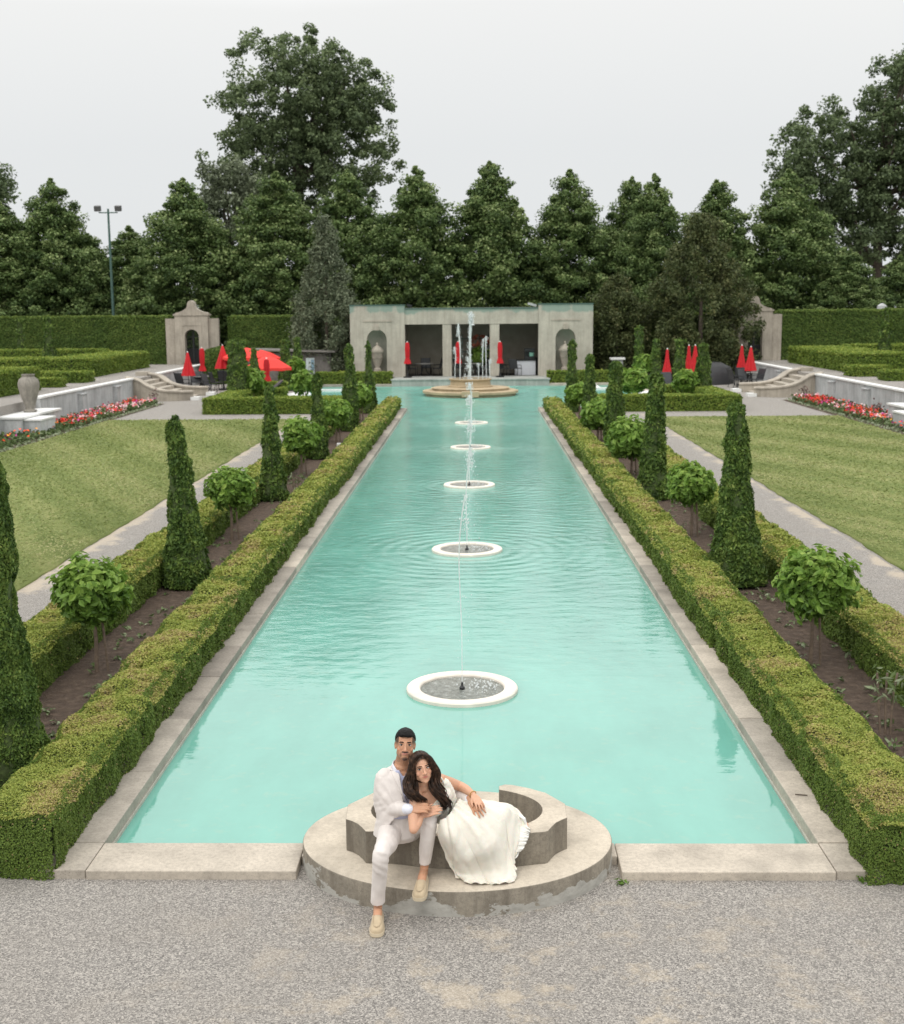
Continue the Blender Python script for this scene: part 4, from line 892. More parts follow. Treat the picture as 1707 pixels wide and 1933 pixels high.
# ------------------------------------------------------------------ fountains
def droplets(mb, pts, rr):
    for p, r in zip(pts, rr): bmesh.ops.create_icosphere(mb.bm, subdivisions=1, radius=r, matrix=Matrix.Translation(p) @ Matrix.Diagonal((1, 1, random.uniform(.9, 1.8), 1)))
def jet(parent, base, h, w=.02, head=.12, wob=.05, nd=60, fall=(.25, .4), seed=0):
    rd = random.Random(seed); mb = MB(); b = Vector(base)
    pts = []; rs = []
    for k in range(15):
        u = k/14; pts.append(b+Vector((wob*u*u*math.sin(u*5+seed), wob*.4*u*math.cos(u*4), h*u))); rs.append(w*(.55+.55*u+.25*rd.random()))
    mb.tube(pts, rs, 6)
    P, Rr = [], []
    tip = pts[-1]
    for k in range(int(nd*.9)):       # frothing head
        a = rd.random()**.7; q = tip+Vector((rd.gauss(0, head*.42), rd.gauss(0, head*.42), -a*h*.20+rd.random()*.05)); P.append(q); Rr.append(rd.uniform(.006, .018)*(w/.02)**.6)
    for k in range(int(nd*.5)):       # falling drops
        u = rd.random(); q = b+Vector((fall[0]*(1-u)*rd.uniform(-.3, 1)+rd.gauss(0, .04), rd.gauss(0, .08), h*u*.95)); P.append(q); Rr.append(rd.uniform(.005, .014)*(w/.02)**.7)
    droplets(mb, P, Rr); return mb.build('water_jet', M['jet'], parent)
for i, y in enumerate(RING_Y):
    t = empty('fountain_ring', (-.17, y, -.055), 0, 'white ring of a pool jet, '+['nearest one, directly behind the couple', 'second from the front', 'third from the front', 'fourth from the front', 'farthest one, nearest the tiered fountain'][i], 'fountain', 'white fountain rings along the pool axis')
    Ro, Ri = .63, .475
    MB().lathe([(Ri, -.2), (Ri, .03), (Ri+.012, .045), (Ro-.012, .045), (Ro, .033), (Ro, 0.0), (Ro-.02, -.02), (Ro-.02, -.2)], n=64).build('rim', M['ring_white'], t)
    m = MB(); m.lathe([(.0005, .012), (.2, .012), (Ri+.005, .012), (Ri+.005, -.15), (.0005, -.15)], n=48); m.build('ring_water', M['ring_water'], t)
    nz = MB().lathe([(.02, -.05), (.03, .0), (.032, .035), (.02, .05), (.012, .06), (.012, .09), (.004, .10)], n=14).build('nozzle', M['metal_dark'], t)
    h = [2.15, 1.75, 1.5, 1.55, 1.45][i]
    jet(t, (0, 0, .09), h, [.006, .011, .016, .019, .022][i], [.05, .10, .13, .15, .16][i], .07, [70, 130, 150, 150, 130][i], ([.16, .30, .2, -.45, -.3][i], .3), seed=i+2)
    m = MB(); rd = random.Random(i); P = []; Rr = []
    for k in range(70):
        a = rd.gauss(.2, .9); q = rd.random()**.6*.33; P.append(Vector((.08+q*math.cos(a), q*math.sin(a)*.8, .015+rd.random()**2*.10))); Rr.append(rd.uniform(.004, .011))
    droplets(m, P, Rr); m.build('splash', M['jet'], t)
t = empty('tiered_fountain', (-.27, 62.9, -.055), 0, 'two-tiered tan stone fountain with several jets at the far end of the pool', 'fountain')
oc = lambda r: [(r*math.cos(R(22.5+45*k)), r*math.sin(R(22.5+45*k))) for k in range(8)]
MB().lathe([(2.28, -.2), (2.28, .10), (2.42, .13), (2.42, .24), (2.3, .27), (1.9, .27)], n=40).build('lower_step', M['tan_stone'], t)
MB().lathe([(1.95, .2), (1.95, .36), (2.0, .38), (1.9, .40), (.9, .42)], n=40).build('upper_step', M['tan_stone'], t)
MB().box(-.42, .42, -2.52, -1.8, .05, .31).build('spout_block', M['tan_stone'], t, smooth=False)
MB().lathe([(1.12, .4), (1.12, .48), (1.02, .52), (1.0, .74), (1.08, .78), (1.08, .83), (.96, .84), (.94, .74)], n=48).build('upper_basin', M['tan_stone'], t)
m = MB(); m.lathe([(.001, .79), (.5, .79), (.95, .79), (.95, .5), (.001, .5)], n=40); m.build('basin_water', M['ring_water'], t)
jet(t, (.0, 0, .78), 3.35, .058, .15, .05, 260, (-.35, .3), seed=3)
for k, (dx, dy, h) in enumerate([(-.78, .2, 1.75), (-.52, -.3, 2.9), (-.52, .55, 3.05), (.80, .2, 2.35), (.98, -.25, 1.1), (.62, -.55, 2.2), (-.1, -.75, .8), (.42, .6, .85), (-.05, .8, 1.2)]):
    jet(t, (dx, dy, .78), h*.92, .022, .10, .1 if dx < 0 else .03, 70, ((.4 if dx < 0 else -.2), .3), seed=11+k)

# ------------------------------------------------------------------ umbrellas, tables, chairs
def closed_umbrella(p, ztop, hc, rb, label, group, tied=False, z0=0, mat='red_cloth'):
    t = empty('closed_umbrella', (p[0], p[1], z0), random.uniform(0, 3), label, 'umbrella', group); H_ = ztop-z0
    MB().tube([(0, 0, 0), (0, 0, H_)], .022).build('pole', M['metal_dark'], t)
    MB().lathe([(.005, H_+.06), (.03, H_+.04), (.035, H_-.01)], n=12).build('finial', M['white_cap'], t)
    MB().lathe([(.25, 0), (.25, .06), (.06, .1), (.05, .25)], n=20).build('base', M['metal_dark'], t)
    pl = lambda a, z: 1+.16*math.cos(8*a)*min(1, (H_-z)/.3)
    if tied: pr = [(.02, H_), (.11, H_-.05), (.13, H_-.3), (.115, H_-hc*.68), (.10, H_-hc*.74), (.16, H_-hc*.88), (.19, H_-hc), (.1, H_-hc-.02)]
    else: pr = [(.02, H_), (.06, H_-.05), (rb*.42, H_-hc*.4), (rb*.75, H_-hc*.75), (rb, H_-hc), (rb*.5, H_-hc+.03)]
    MB().lathe(pr, n=48, fn=pl).build('canopy', M[mat], t); return t
def open_umbrella(p, ztop, r, drop, label, group, tilt=(0, 0)):
    t = empty('open_umbrella', (p[0], p[1], 0), 0, label, 'umbrella', group)
    MB().tube([(0, 0, 0), (0, 0, ztop)], .025).build('pole', M['metal_dark'], t)
    MB().lathe([(.25, 0), (.25, .06), (.06, .1), (.05, .25)], n=20).build('base', M['metal_dark'], t)
    m = MB(); c = m.bm.verts.new((0, 0, ztop)); n = 8; rg = [[], []]
    for j, (q, dz) in enumerate([(.5, .38), (1, 1)]):
        for k in range(n*2):
            a = math.pi*k/n; e = 1 if k % 2 == 0 else .955; rg[j].append(m.bm.verts.new((r*q*e*math.cos(a), r*q*e*math.sin(a), ztop-drop*dz-(0 if k % 2 == 0 else -.03*q))))
    for k in range(n*2):
        m.bm.faces.new((c, rg[0][k], rg[0][(k+1) % 16])); m.bm.faces.new((rg[0][k], rg[1][k], rg[1][(k+1) % 16], rg[0][(k+1) % 16]))
    rg2 = [m.bm.verts.new(v.co+Vector((0, 0, -.14))) for v in rg[1]]
    for k in range(n*2): m.bm.faces.new((rg[1][k], rg2[k], rg2[(k+1) % 16], rg[1][(k+1) % 16]))
    o = m.build('canopy', M['red_bright'], t, smooth=False); o.rotation_euler = (R(tilt[0]), R(tilt[1]), 0)
    for k in range(8): MB().tube([(0, 0, ztop-.12), (r*.9*math.cos(math.pi*k/4), r*.9*math.sin(math.pi*k/4), ztop-drop*.9-.06)], .012, 5).build('rib', M['metal_dark'], t)
    return t
G = 'red patio umbrellas'
def cu(px_, ytop, Y, hpx, wpx, label, **k):
    p = aty(px_, ytop, Y); s = Y*1.0/2340; return closed_umbrella((p.x, Y), p.z, hpx*s, wpx*s*.5*1.02, label, G, **k)
cu(354, 665, 66, 44, 23, 'closed red umbrella nearest the left curved steps')
cu(381, 657, 70, 43, 11, 'narrow tied red umbrella in front of the left gateway', tied=True)
cu(420, 652, 67.5, 43, 29, 'half-closed flaring red umbrella left of the broad spire')
cu(503, 677, 59.5, 42, 9, 'narrow closed red umbrella in front of the lower open one', tied=True)
p = aty(466, 656, 67.5); open_umbrella((p.x, 67.5), p.z, 1.38, .52, 'open red umbrella behind the broad left spire', G)
p = aty(486, 660, 70.5); open_umbrella((p.x+.2, 70.5), p.z, 1.2, .5, 'open red umbrella farthest back, showing above the other two', G)
p = aty(505, 671, 63.5); open_umbrella((p.x, 63.5), p.z, 1.22, .62, 'lowest and nearest open red umbrella with a small white mark', G)
cu(769, 646, 72.2, 40, 9, 'tied red umbrella at the left pier of the pavilion', tied=True, z0=PF)
cu(865, 645, 72.4, 40, 9, 'tied red umbrella behind the fountain jets, in the middle bay', tied=True, z0=PF)
cu(944, 645, 72.2, 40, 9, 'tied red umbrella at the right pillar of the pavilion', tied=True, z0=PF)
cu(1260, 659, 64.5, 45, 16, 'single closed red umbrella right of the pavilion between slim spires')
cu(1301, 652, 68, 44, 15, 'left one of the bunched closed red umbrellas', mat='red_cloth')
cu(1313, 652, 66.5, 48, 20, 'right one of the bunched closed red umbrellas')
cu(1401, 652, 68.5, 43, 16, 'closed red umbrella left of the pair by the right curved steps')
cu(1418, 655, 66.8, 44, 21, 'closed red umbrella right of the pair by the right curved steps')
def make_chair(rec=False):
    t = empty('patio_chair', (0, 0, 0), 0, 'dark metal patio chair', 'chair', 'dark patio chairs')
    bk = R(-16)
    MB().obox((0, 0, .43), (.52, .5, .035), 0, 0, 0, .01).build('seat', M['sling'], t, smooth=False)
    MB().obox((0, .31, .72), (.52, .03, .56), 0, 0, bk, .008).build('backrest', M['sling'], t, smooth=False)
    for sx in (-.27, .27):
        MB().tube([(sx, -.22, 0), (sx, -.24, .42), (sx, -.2, .62), (sx, .3, .64)], .018, 6).build('arm', M['metal_dark'], t)
        MB().tube([(sx, -.24, .41), (sx, .22, .43), (sx, .41, 1.02)], .018, 6).build('frame', M['metal_dark'], t)
        MB().tube([(sx, .2, .42), (sx, .3, 0)], .018, 6).build('leg', M['metal_dark'], t)
    return t
M['sling'] = plain('dark_sling', (.045, .048, .052), .5, .1)
def make_table():
    t = empty('patio_table', (0, 0, 0), 0, 'dark round patio table', 'table', 'dark patio tables')
    MB().lathe([(.55, .70), (.56, .715), (.55, .735), (.02, .735)], n=32).build('tabletop', M['table_top'], t)
    for k in range(4):
        a = math.pi/4+k*math.pi/2; MB().tube([(.12*math.cos(a), .12*math.sin(a), .70), (.15*math.cos(a), .15*math.sin(a), .3), (.45*math.cos(a), .45*math.sin(a), .0)], .022, 6).build('leg', M['metal_dark'], t)
    return t
M['table_top'] = plain('grey_table_top', (.20, .195, .18), .4)
ch, tbl = make_chair(), make_table(); used = {}
def put(proto, x, y, rz, z=0, label=None):
    o = proto if proto.name not in used else copy_tree(proto); used[proto.name] = 1
    o.location = (x, y, z); o.rotation_euler = (0, 0, rz); o['label'] = label; return o
for px_, Y, rz, lab in [(346, 66.6, 2.6, 'dark chair beneath the closed umbrella nearest the left steps'), (371, 67.2, .3, 'dark chair between the two closed umbrellas by the left steps'),
                        (397, 65.0, 1.2, 'dark chair nearest the gravel at the left umbrella group'), (410, 67.0, 2.2, 'dark chair leaning towards the gravel in the left umbrella group'), (425, 69.0, 3.0, 'grey-seated chair standing upright under the flaring umbrella')]:
    p = aty(px_, 725, Y); put(ch, p.x, Y, rz, 0, lab)
p = aty(383, 725, 67.8); put(tbl, p.x, 67.8, 0, 0, 'round table beside the narrow tied umbrella on the left')
for px_, Y, rz, lab in [(1389, 66.5, 1.9, 'dark chair at the left end of the furniture by the right steps'), (1407, 66.3, .4, 'dark chair under the pair of closed umbrellas'), (1428, 66.6, -1.1, 'dark chair at the right end of the furniture by the right steps'), (1397, 68.5, 2.9, 'dark chair behind the others near the right cypress'),
                        (1262, 63.3, .2, 'dark chair under the single closed umbrella on the right')]:
    p = aty(px_, 722, Y); put(ch, p.x, Y, rz, 0, lab)
p = aty(1415, 722, 67.6); put(tbl, p.x, 67.6, 0, 0, 'round table beside the pair of closed umbrellas')
for x, y, rz, lab in [(-3.75, 1.3, 1.4, 'dark chair left of the table in the left bay'), (-2.35, 1.5, -1.3, 'dark chair right of the table in the left bay'), (-3.0, 2.3, .1, 'dark chair behind the table in the left bay'), (-.9, 1.6, 2.4, 'dark chair at the left of the middle bay'),
                      (.55, 1.5, -.9, 'dark chair at the right of the middle bay'), (1.75, .75, 1.1, 'dark chair at the left end of the white counter'), (2.35, .6, 2.6, 'pale-backed chair in front of the white counter')]:
    put(ch, x, PY+y, rz, PF, lab)
put(tbl, -3.05, PY+1.2, 0, PF, 'round table in the left bay of the pavilion'); put(tbl, -.2, PY+1.0, 0, PF, 'round table in the middle bay behind the jets')
# dark recliner beside the left parterre hedge
t = empty('sun_recliner', (-10.3, 60.6, 0), R(-70), 'black reclining chair behind the left parterre hedge', 'recliner')
MB().obox((0, -.3, .35), (.6, 1.2, .05)).build('seat', M['sling'], t, smooth=False); MB().obox((0, .55, .6), (.6, .8, .05), 0, 0, R(40)).build('backrest', M['sling'], t, smooth=False)
for sx in (-.28, .28): MB().tube([(sx, -.8, 0), (sx, -.8, .34), (sx, .3, .36), (sx, .5, 0)], .02, 6).build('frame', M['metal_dark'], t)
o = empty('draped_furniture', (13.0, 69.8, 0), 0, 'large black covered heap of furniture under the dark cypress', 'cover')
m = MB(); m.lathe([(1.25, 0), (1.2, .5), (1.0, .95), (.6, 1.2), (.1, 1.25)], n=26, sx=1.1, sy=.8, fn=lambda a, z: 1+.1*math.sin(3*a+z*2)+.05*math.sin(7*a)); m.build('cover_sheet', plain('black_tarpaulin', (.02, .02, .022), .5), o)
# floodlight mast
t = empty('floodlight_mast', (-24.35, 84, .9), R(2), 'tall green floodlight mast with two lamp heads among the left trees', 'lamp post')
MB().tube([(0, 0, 0), (0, 0, 10.1)], [.12, .07]).build('mast', M['metal_green'], t); MB().tube([(-.62, 0, 9.85), (.62, 0, 9.85)], .04).build('crossarm', M['metal_green'], t)
for sx in (-.68, .68): MB().obox((sx, -.05, 10.12), (.42, .3, .36), 0, 0, R(15), .03).build('lamp_head', plain('lamp_housing', (.10, .10, .10), .5), t, smooth=False)
o = MB().lathe([(.16, 0), (.22, .1), (.2, .3), (.08, .42), (.02, .46)], n=12, sx=1.5).build('roof_vent', M['wall_render']); o.location = (aty(1665, 583, 80).x, 80, 3.95); tag(o, 'small pale vent cap just showing above the tall right hedge', 'vent')
# ================================================================== TREES
def blob_crown(clumps, per, leaf, seed, flat=.6, asp=1.3, tilt=.6, upb=.6, lo=.25, hi=.75):
    """clumps: (centre, radius). leaves fill the shell of each clump"""
    C = np.array([c for c, r in clumps]); Rr = np.array([r for c, r in clumps]); k = np.repeat(np.arange(len(C)), per); n = len(k)
    d = unit(rng.normal(0, 1, (n, 3))); rad = rng.random(n)**.45
    P = C[k]+d*(Rr[k]*rad)[:, None]*[1, 1, flat]
    cr = rng.normal(0, .12, len(C))
    N = d*.6+[0, 0, upb]; s = leaf*rng.uniform(.6, 1.35, n)
    V, Q = leafquads(P, N, s, asp, tilt)
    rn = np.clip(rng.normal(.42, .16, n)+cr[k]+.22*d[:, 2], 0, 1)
    return V, Q, rn
def linden(h, w, seed, top2=False):
    rd = np.random.default_rng(seed); cl = []
    for z in np.arange(.6, h-.3, .50):
        u = (z-.6)/(h-.6)
        prof = w*(1.0 if u < .34 else 1-((u-.34)/.66)**1.5)*.5*(.92+.16*rd.random())
        prof = max(prof, .25)
        n = int(3+prof*4.4)
        a0 = rd.random()*6.28
        for k in range(n):
            a = a0+6.283*k/n+rd.normal(0, .25); q = prof*rd.uniform(.52, 1.12)
            cl.append(((q*math.cos(a), q*math.sin(a), z+rd.normal(0, .28)-.1*q), rd.uniform(.36, .95)*(.65+.35*min(1, prof/2))))
            if prof > 1.2 and rd.random() < .35: cl.append(((q*.5*math.cos(a), q*.5*math.sin(a), z), .8))
    cl.append(((0, 0, h-.35), .32)); cl.append(((.05, 0, h-.1), .16))
    return cl
def tree_obj(name, loc, label, group, crown_me, trunk_bm, mat='bark', rz=0, sc=1, cat='tree'):
    t = empty(name, loc, rz, label, cat, group); t.scale = (sc,)*3 if isinstance(sc, (int, float)) else sc
    link('crown', crown_me, t)
    trunk_bm.build('trunk', M[mat], t); return t
var = []
for k in range(4):
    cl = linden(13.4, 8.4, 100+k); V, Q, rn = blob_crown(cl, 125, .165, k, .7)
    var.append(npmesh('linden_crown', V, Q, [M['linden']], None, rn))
G = 'row of pyramidal linden trees behind the pavilion'
row = [(-3, 380, 'linden at the left picture edge'), (95, 335, 'pointed linden with the tallest top left of the floodlight mast'), (165, 440, 'low linden shoulder just left of the floodlight mast'), (243, 425, 'small linden just right of the floodlight mast'),
       (345, 335, 'linden behind the left gateway, in front of the great tree'), (520, 322, 'linden in front of the great tree trunk, left of the grey conifer'), (655, 318, 'linden right of the great tree trunk, above the grey conifer'), (785, 312, 'linden behind the left part of the pavilion'),
       (925, 303, 'tallest linden, behind the right part of the pavilion lintel'), (1075, 318, 'linden behind the right wing of the pavilion'), (1193, 332, 'left top of the close-set pair of lindens'), (1236, 326, 'right top of the close-set pair of lindens'),
       (1354, 338, 'linden whose top rises behind the big dark cypress'), (1490, 318, 'broad linden in front of the big poplar on the right'), (1605, 470, 'low linden right of the broad one, above the tall right hedge'), (1700, 480, 'low linden at the right picture edge')]
for i, (px_, py_, lab) in enumerate(row):
    Y = 88+((i*37) % 7-3)*.7; p = aty(px_, py_, Y); sc = (p.z-.9)/13.45
    sw = sc*(1.0 if sc > .85 else 1.25)*(.8 if i in (10, 11) else 1)*(1.08 if i in (4, 5, 13) else 1)
    tree_obj('linden_tree', (p.x, Y, .9), lab, G, var[i % 4], MB().tube([(0, 0, 0), (.05, 0, 5), (0, 0, 11.5)], [.22, .15, .03]), rz=i*1.3, sc=(sw, sw, sc))
# undergrowth: second, lower belt closing the gaps under the crowns
cl = [((x+rng.normal(0, .4), 93+rng.normal(0, .8), 1+rng.uniform(.2, 5.4)+1.3*math.sin(x*.4)), rng.uniform(.7, 1.2)) for x in np.arange(-52, 52, .20)]
V, Q, rn = blob_crown(cl, 80, .24, 1, .8); o = link('far_thicket', npmesh('far_thicket', V, Q, [M['linden']], None, rn*.6)); tag(o, 'dense dark thicket filling in behind the linden trunks', 'thicket', kind='stuff')
# great open tree behind, built from limbs carrying clumps
def limb_tree(h, spread, seed, lobes, per, leaf, trunk_r, nclump, rz0=1.0):
    rd = np.random.default_rng(seed); mb = MB(); cl = []
    mb.tube([(0, 0, 0), (.15, 0, h*.25), (-.1, .1, h*.5), (.1, 0, h*.75)], [trunk_r, trunk_r*.8, trunk_r*.55, trunk_r*.2], 10)
    tot = sum(l[3] for l in lobes)
    for (cx, cy, cz, wgt, rx, ry, rz) in lobes:
        for k in range(int(nclump*wgt/tot)):
            d = rd.normal(0, 1, 3); d /= np.linalg.norm(d); q = rd.uniform(.45, 1.03)
            c = np.array([cx, cy, cz])+d*q*[rx, ry, rz]; cl.append((tuple(c), rd.uniform(.38, 1.0)*rz0))
        for k in range(4):
            d = rd.normal(0, 1, 3); d[2] = abs(d[2]); d /= np.linalg.norm(d)
            e = np.array([cx, cy, cz])+d*.75*np.array([rx, ry, rz]); z0 = max(h*.12, min(cz-.5*rz, h*.6)); s0 = np.array([0, 0, z0]); mid = (s0+e)/2+[0, 0, -.4]
            mb.tube([tuple(s0), tuple(mid), tuple(e)], [trunk_r*.42, trunk_r*.28, .04], 6)
    V, Q, rn = blob_crown(cl, per, leaf, seed, .8, 1.3, .7, .35)
    return mb, V, Q, rn
bx, by = aty(575, 585, 108).x, 108
mb, V, Q, rn = limb_tree(26, 8, 4, [(-1.3+.8, 0, 20.3, 10, 6.6, 5.5, 6.4), (3.6, 0, 16.4, 5.5, 5.4, 5, 4.6), (-3.4, 0, 15.3, 6, 5.0, 5, 4.8), (2.6, 0, 20.6, 5, 5.2, 4, 3.9), (-2, 0, 10.5, 3, 5.0, 4, 3.4)], 78, .205, .55, 950)
tree_obj('great_tree', (bx, by, 1), 'great broad-crowned deciduous tree towering left of centre', None, npmesh('crown', V, Q, [M['poplar']], None, rn), mb)
mb, V, Q, rn = limb_tree(12, 4, 9, [(0, 0, 9.0, 6, 3.1, 3, 4.4), (.6, 0, 4.5, 4, 3.3, 3, 3)], 80, .18, .3, 330, .9)
p = aty(428, 240, 99); tree_obj('grey_tree', (p.x, 99, 1), 'thin greyish tree with bare twigs at the left flank of the great tree', None, npmesh('crown', V, Q, [M['greyleaf']], None, rn*.85), mb, sc=1.12)
bx = aty(1650, 585, 104).x
mb, V, Q, rn = limb_tree(24, 8, 14, [(-.2+2.6, 0, 18.5, 9, 4.6, 5, 5.6), (-4.6, 0, 14.6, 7, 4.4, 4, 4.8), (2.2, 0, 11.5, 7, 6.5, 5, 4.6), (-3.4, 0, 8.5, 5, 5, 4, 4), (6, 0, 15, 5, 5, 4, 6), (5.5, 0, 8, 5, 4.5, 4, 4), (1, 0, 14.5, 3, 4, 4, 4)], 78, .205, .5, 1250)
tree_obj('poplar_tree', (bx, 104, 1), 'tall grey-green poplar rising at the right picture edge', None, npmesh('crown', V, Q, [M['poplar']], None, rn*.85), mb)
mb, V, Q, rn = limb_tree(15, 5, 24, [(0, 0, 12.4, 6, 3.2, 3, 4.2), (0, 0, 6, 5, 4, 3, 4)], 80, .2, .35, 520, 1.0)
p = aty(-62, 585, 97); tree_obj('edge_tree', (p.x, 97, 1), 'dark tree just entering at the left picture edge', None, npmesh('crown', V, Q, [M['poplar']], None, rn*.7), mb, sc=(1.25, 1.0, 1.0))
# conifers
def conifer(h, w, seed, mat, prof, per=110, leaf=.095, ragged=.25):
    rd = np.random.default_rng(seed); cl = []
    for z in np.arange(.3, h-.2, .38):
        u = z/h; q0 = w*.5*prof(u); n = int(4+q0*6)
        for k in range(n):
            a = 6.283*rd.random(); q = q0*rd.uniform(.55, 1.0+ragged*.4); cl.append(((q*math.cos(a), q*math.sin(a), z+rd.normal(0, .15)), rd.uniform(.28, .52)))
    cl.append(((0, 0, h-.2), .22))
    C = np.array([c for c, r in cl]); Rr = np.array([r for c, r in cl]); k = np.repeat(np.arange(len(C)), per); n = len(k)
    d = unit(rng.normal(0, 1, (n, 3))); P = C[k]+d*(Rr[k]*rng.random(n)**.5)[:, None]*[1, 1, 1.25]
    V, Q = leafquads(P, d*.6+[0, 0, .3], leaf*rng.uniform(.6, 1.3, n), 1.9, .7)
    rn = np.clip(rng.normal(.45, .17, n)+rng.normal(0, .12, len(C))[k], 0, 1)
    return npmesh('crown', V, Q, [M[mat]], None, rn)
p = aty(612, 409, 75.5)
tree_obj('grey_conifer', (p.x, 75.5, .2), 'slender ragged grey-green conifer left of the pavilion', None, conifer(p.z-.2, 4.0, 1, 'greyleaf', lambda u: .35+.65*min(1, u*2.2+.35) if u < .3 else max(.08, 1-.95*((u-.3)/.7)**.85), ragged=.9), MB().tube([(0, 0, 0), (0, 0, 8)], [.14, .03]))
p = aty(1328, 402, 75.0)
tree_obj('dark_cypress', (p.x, 75.0, .1), 'broad dark brownish cypress right of the pavilion', None, conifer(p.z-.1, 5.9, 2, 'yew', lambda u: (.82+.18*math.sin(u*5)) if u < .4 else max(.12, 1-.9*((u-.4)/.6)**1.2), 110, .10, .5), MB().tube([(0, 0, 0), (0, 0, 7)], [.2, .03]))
p = aty(1166, 516, 76.0)
tree_obj('dark_cypress', (p.x, 76.0, .1), 'smaller dark brownish cypress touching the right wing of the pavilion', None, conifer(p.z-.1, 3.2, 3, 'yew', lambda u: .9 if u < .5 else max(.15, 1-.85*((u-.5)/.5)**1.3), 110, .10, .4), MB().tube([(0, 0, 0), (0, 0, 4.5)], [.14, .03]))
# ================================================================== BASIN STEP
M['basin2'] = M['concrete']
c0, c1 = atz(569, 1592, .19), atz(1158, 1592, .19)
EX, EA, EB = (c0.x+c1.x)/2, (c1.x-c0.x)/2, .925
EYC = 8.115+EB
t = empty('round_basin_step', (EX, EYC, 0), 0, 'round weathered concrete step projecting from the pool end into the gravel', 'step')
m = MB(); m.lathe([(1.0, -.25), (1.0, .178), (.996, .186), (.988, .19)], n=160, sx=EA, sy=EB); m.bm.normal_update()
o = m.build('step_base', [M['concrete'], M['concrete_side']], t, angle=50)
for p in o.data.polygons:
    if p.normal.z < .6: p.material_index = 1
zr = .44
outer = [(942, 1483.5), (953, 1480.5), (966, 1481), (997, 1487), (1030, 1496), (1067, 1517), (1069, 1532), (1071, 1543), (1060, 1547.5), (1050, 1552.5), (1042, 1560), (1035, 1568), (1028, 1570), (1010, 1571), (985, 1574), (955, 1578), (930, 1580), (900, 1581), (880, 1580), (860, 1580.5), (845, 1579), (814, 1578), (785, 1575), (761, 1572), (740, 1570), (710, 1568.5), (698, 1569.5), (690, 1569), (684, 1562), (676, 1555), (665, 1549.5), (653, 1546), (655, 1533), (657, 1519), (680, 1508), (707, 1495), (735, 1487), (758, 1483)]
OP = [atz(x, y, zr) for x, y in outer]
hc = atz(862.5, 1527, zr); ha = (atz(1024, 1527, zr).x-atz(701, 1527, zr).x)/2; hb = .45
e0 = math.acos(min(1, max(-1, (OP[0].x-hc.x)/ha))); e1 = math.acos(min(1, max(-1, (OP[-1].x-hc.x)/ha)))
inner = []
for k in range(41):
    a = e1+(2*math.pi+e0-e1)*k/40; inner.append(Vector((hc.x+ha*math.cos(a), hc.y+hb*math.sin(a), zr)))
poly = [(p.x, p.y) for p in OP]+[(p.x, p.y) for p in inner]
m = MB(); m.prism(poly, .189, zr)
bmesh.ops.triangulate(m.bm, faces=[f for f in m.bm.faces if len(f.verts) > 4])
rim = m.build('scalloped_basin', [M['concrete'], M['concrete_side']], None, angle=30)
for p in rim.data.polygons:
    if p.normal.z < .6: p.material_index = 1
tag(rim, 'scalloped low concrete basin rim, open at the back, that the couple sit on', 'basin')
md = rim.modifiers.new('bevel', 'BEVEL'); md.width = .006; md.segments = 2; md.limit_method = 'ANGLE'; md.angle_limit = R(50)

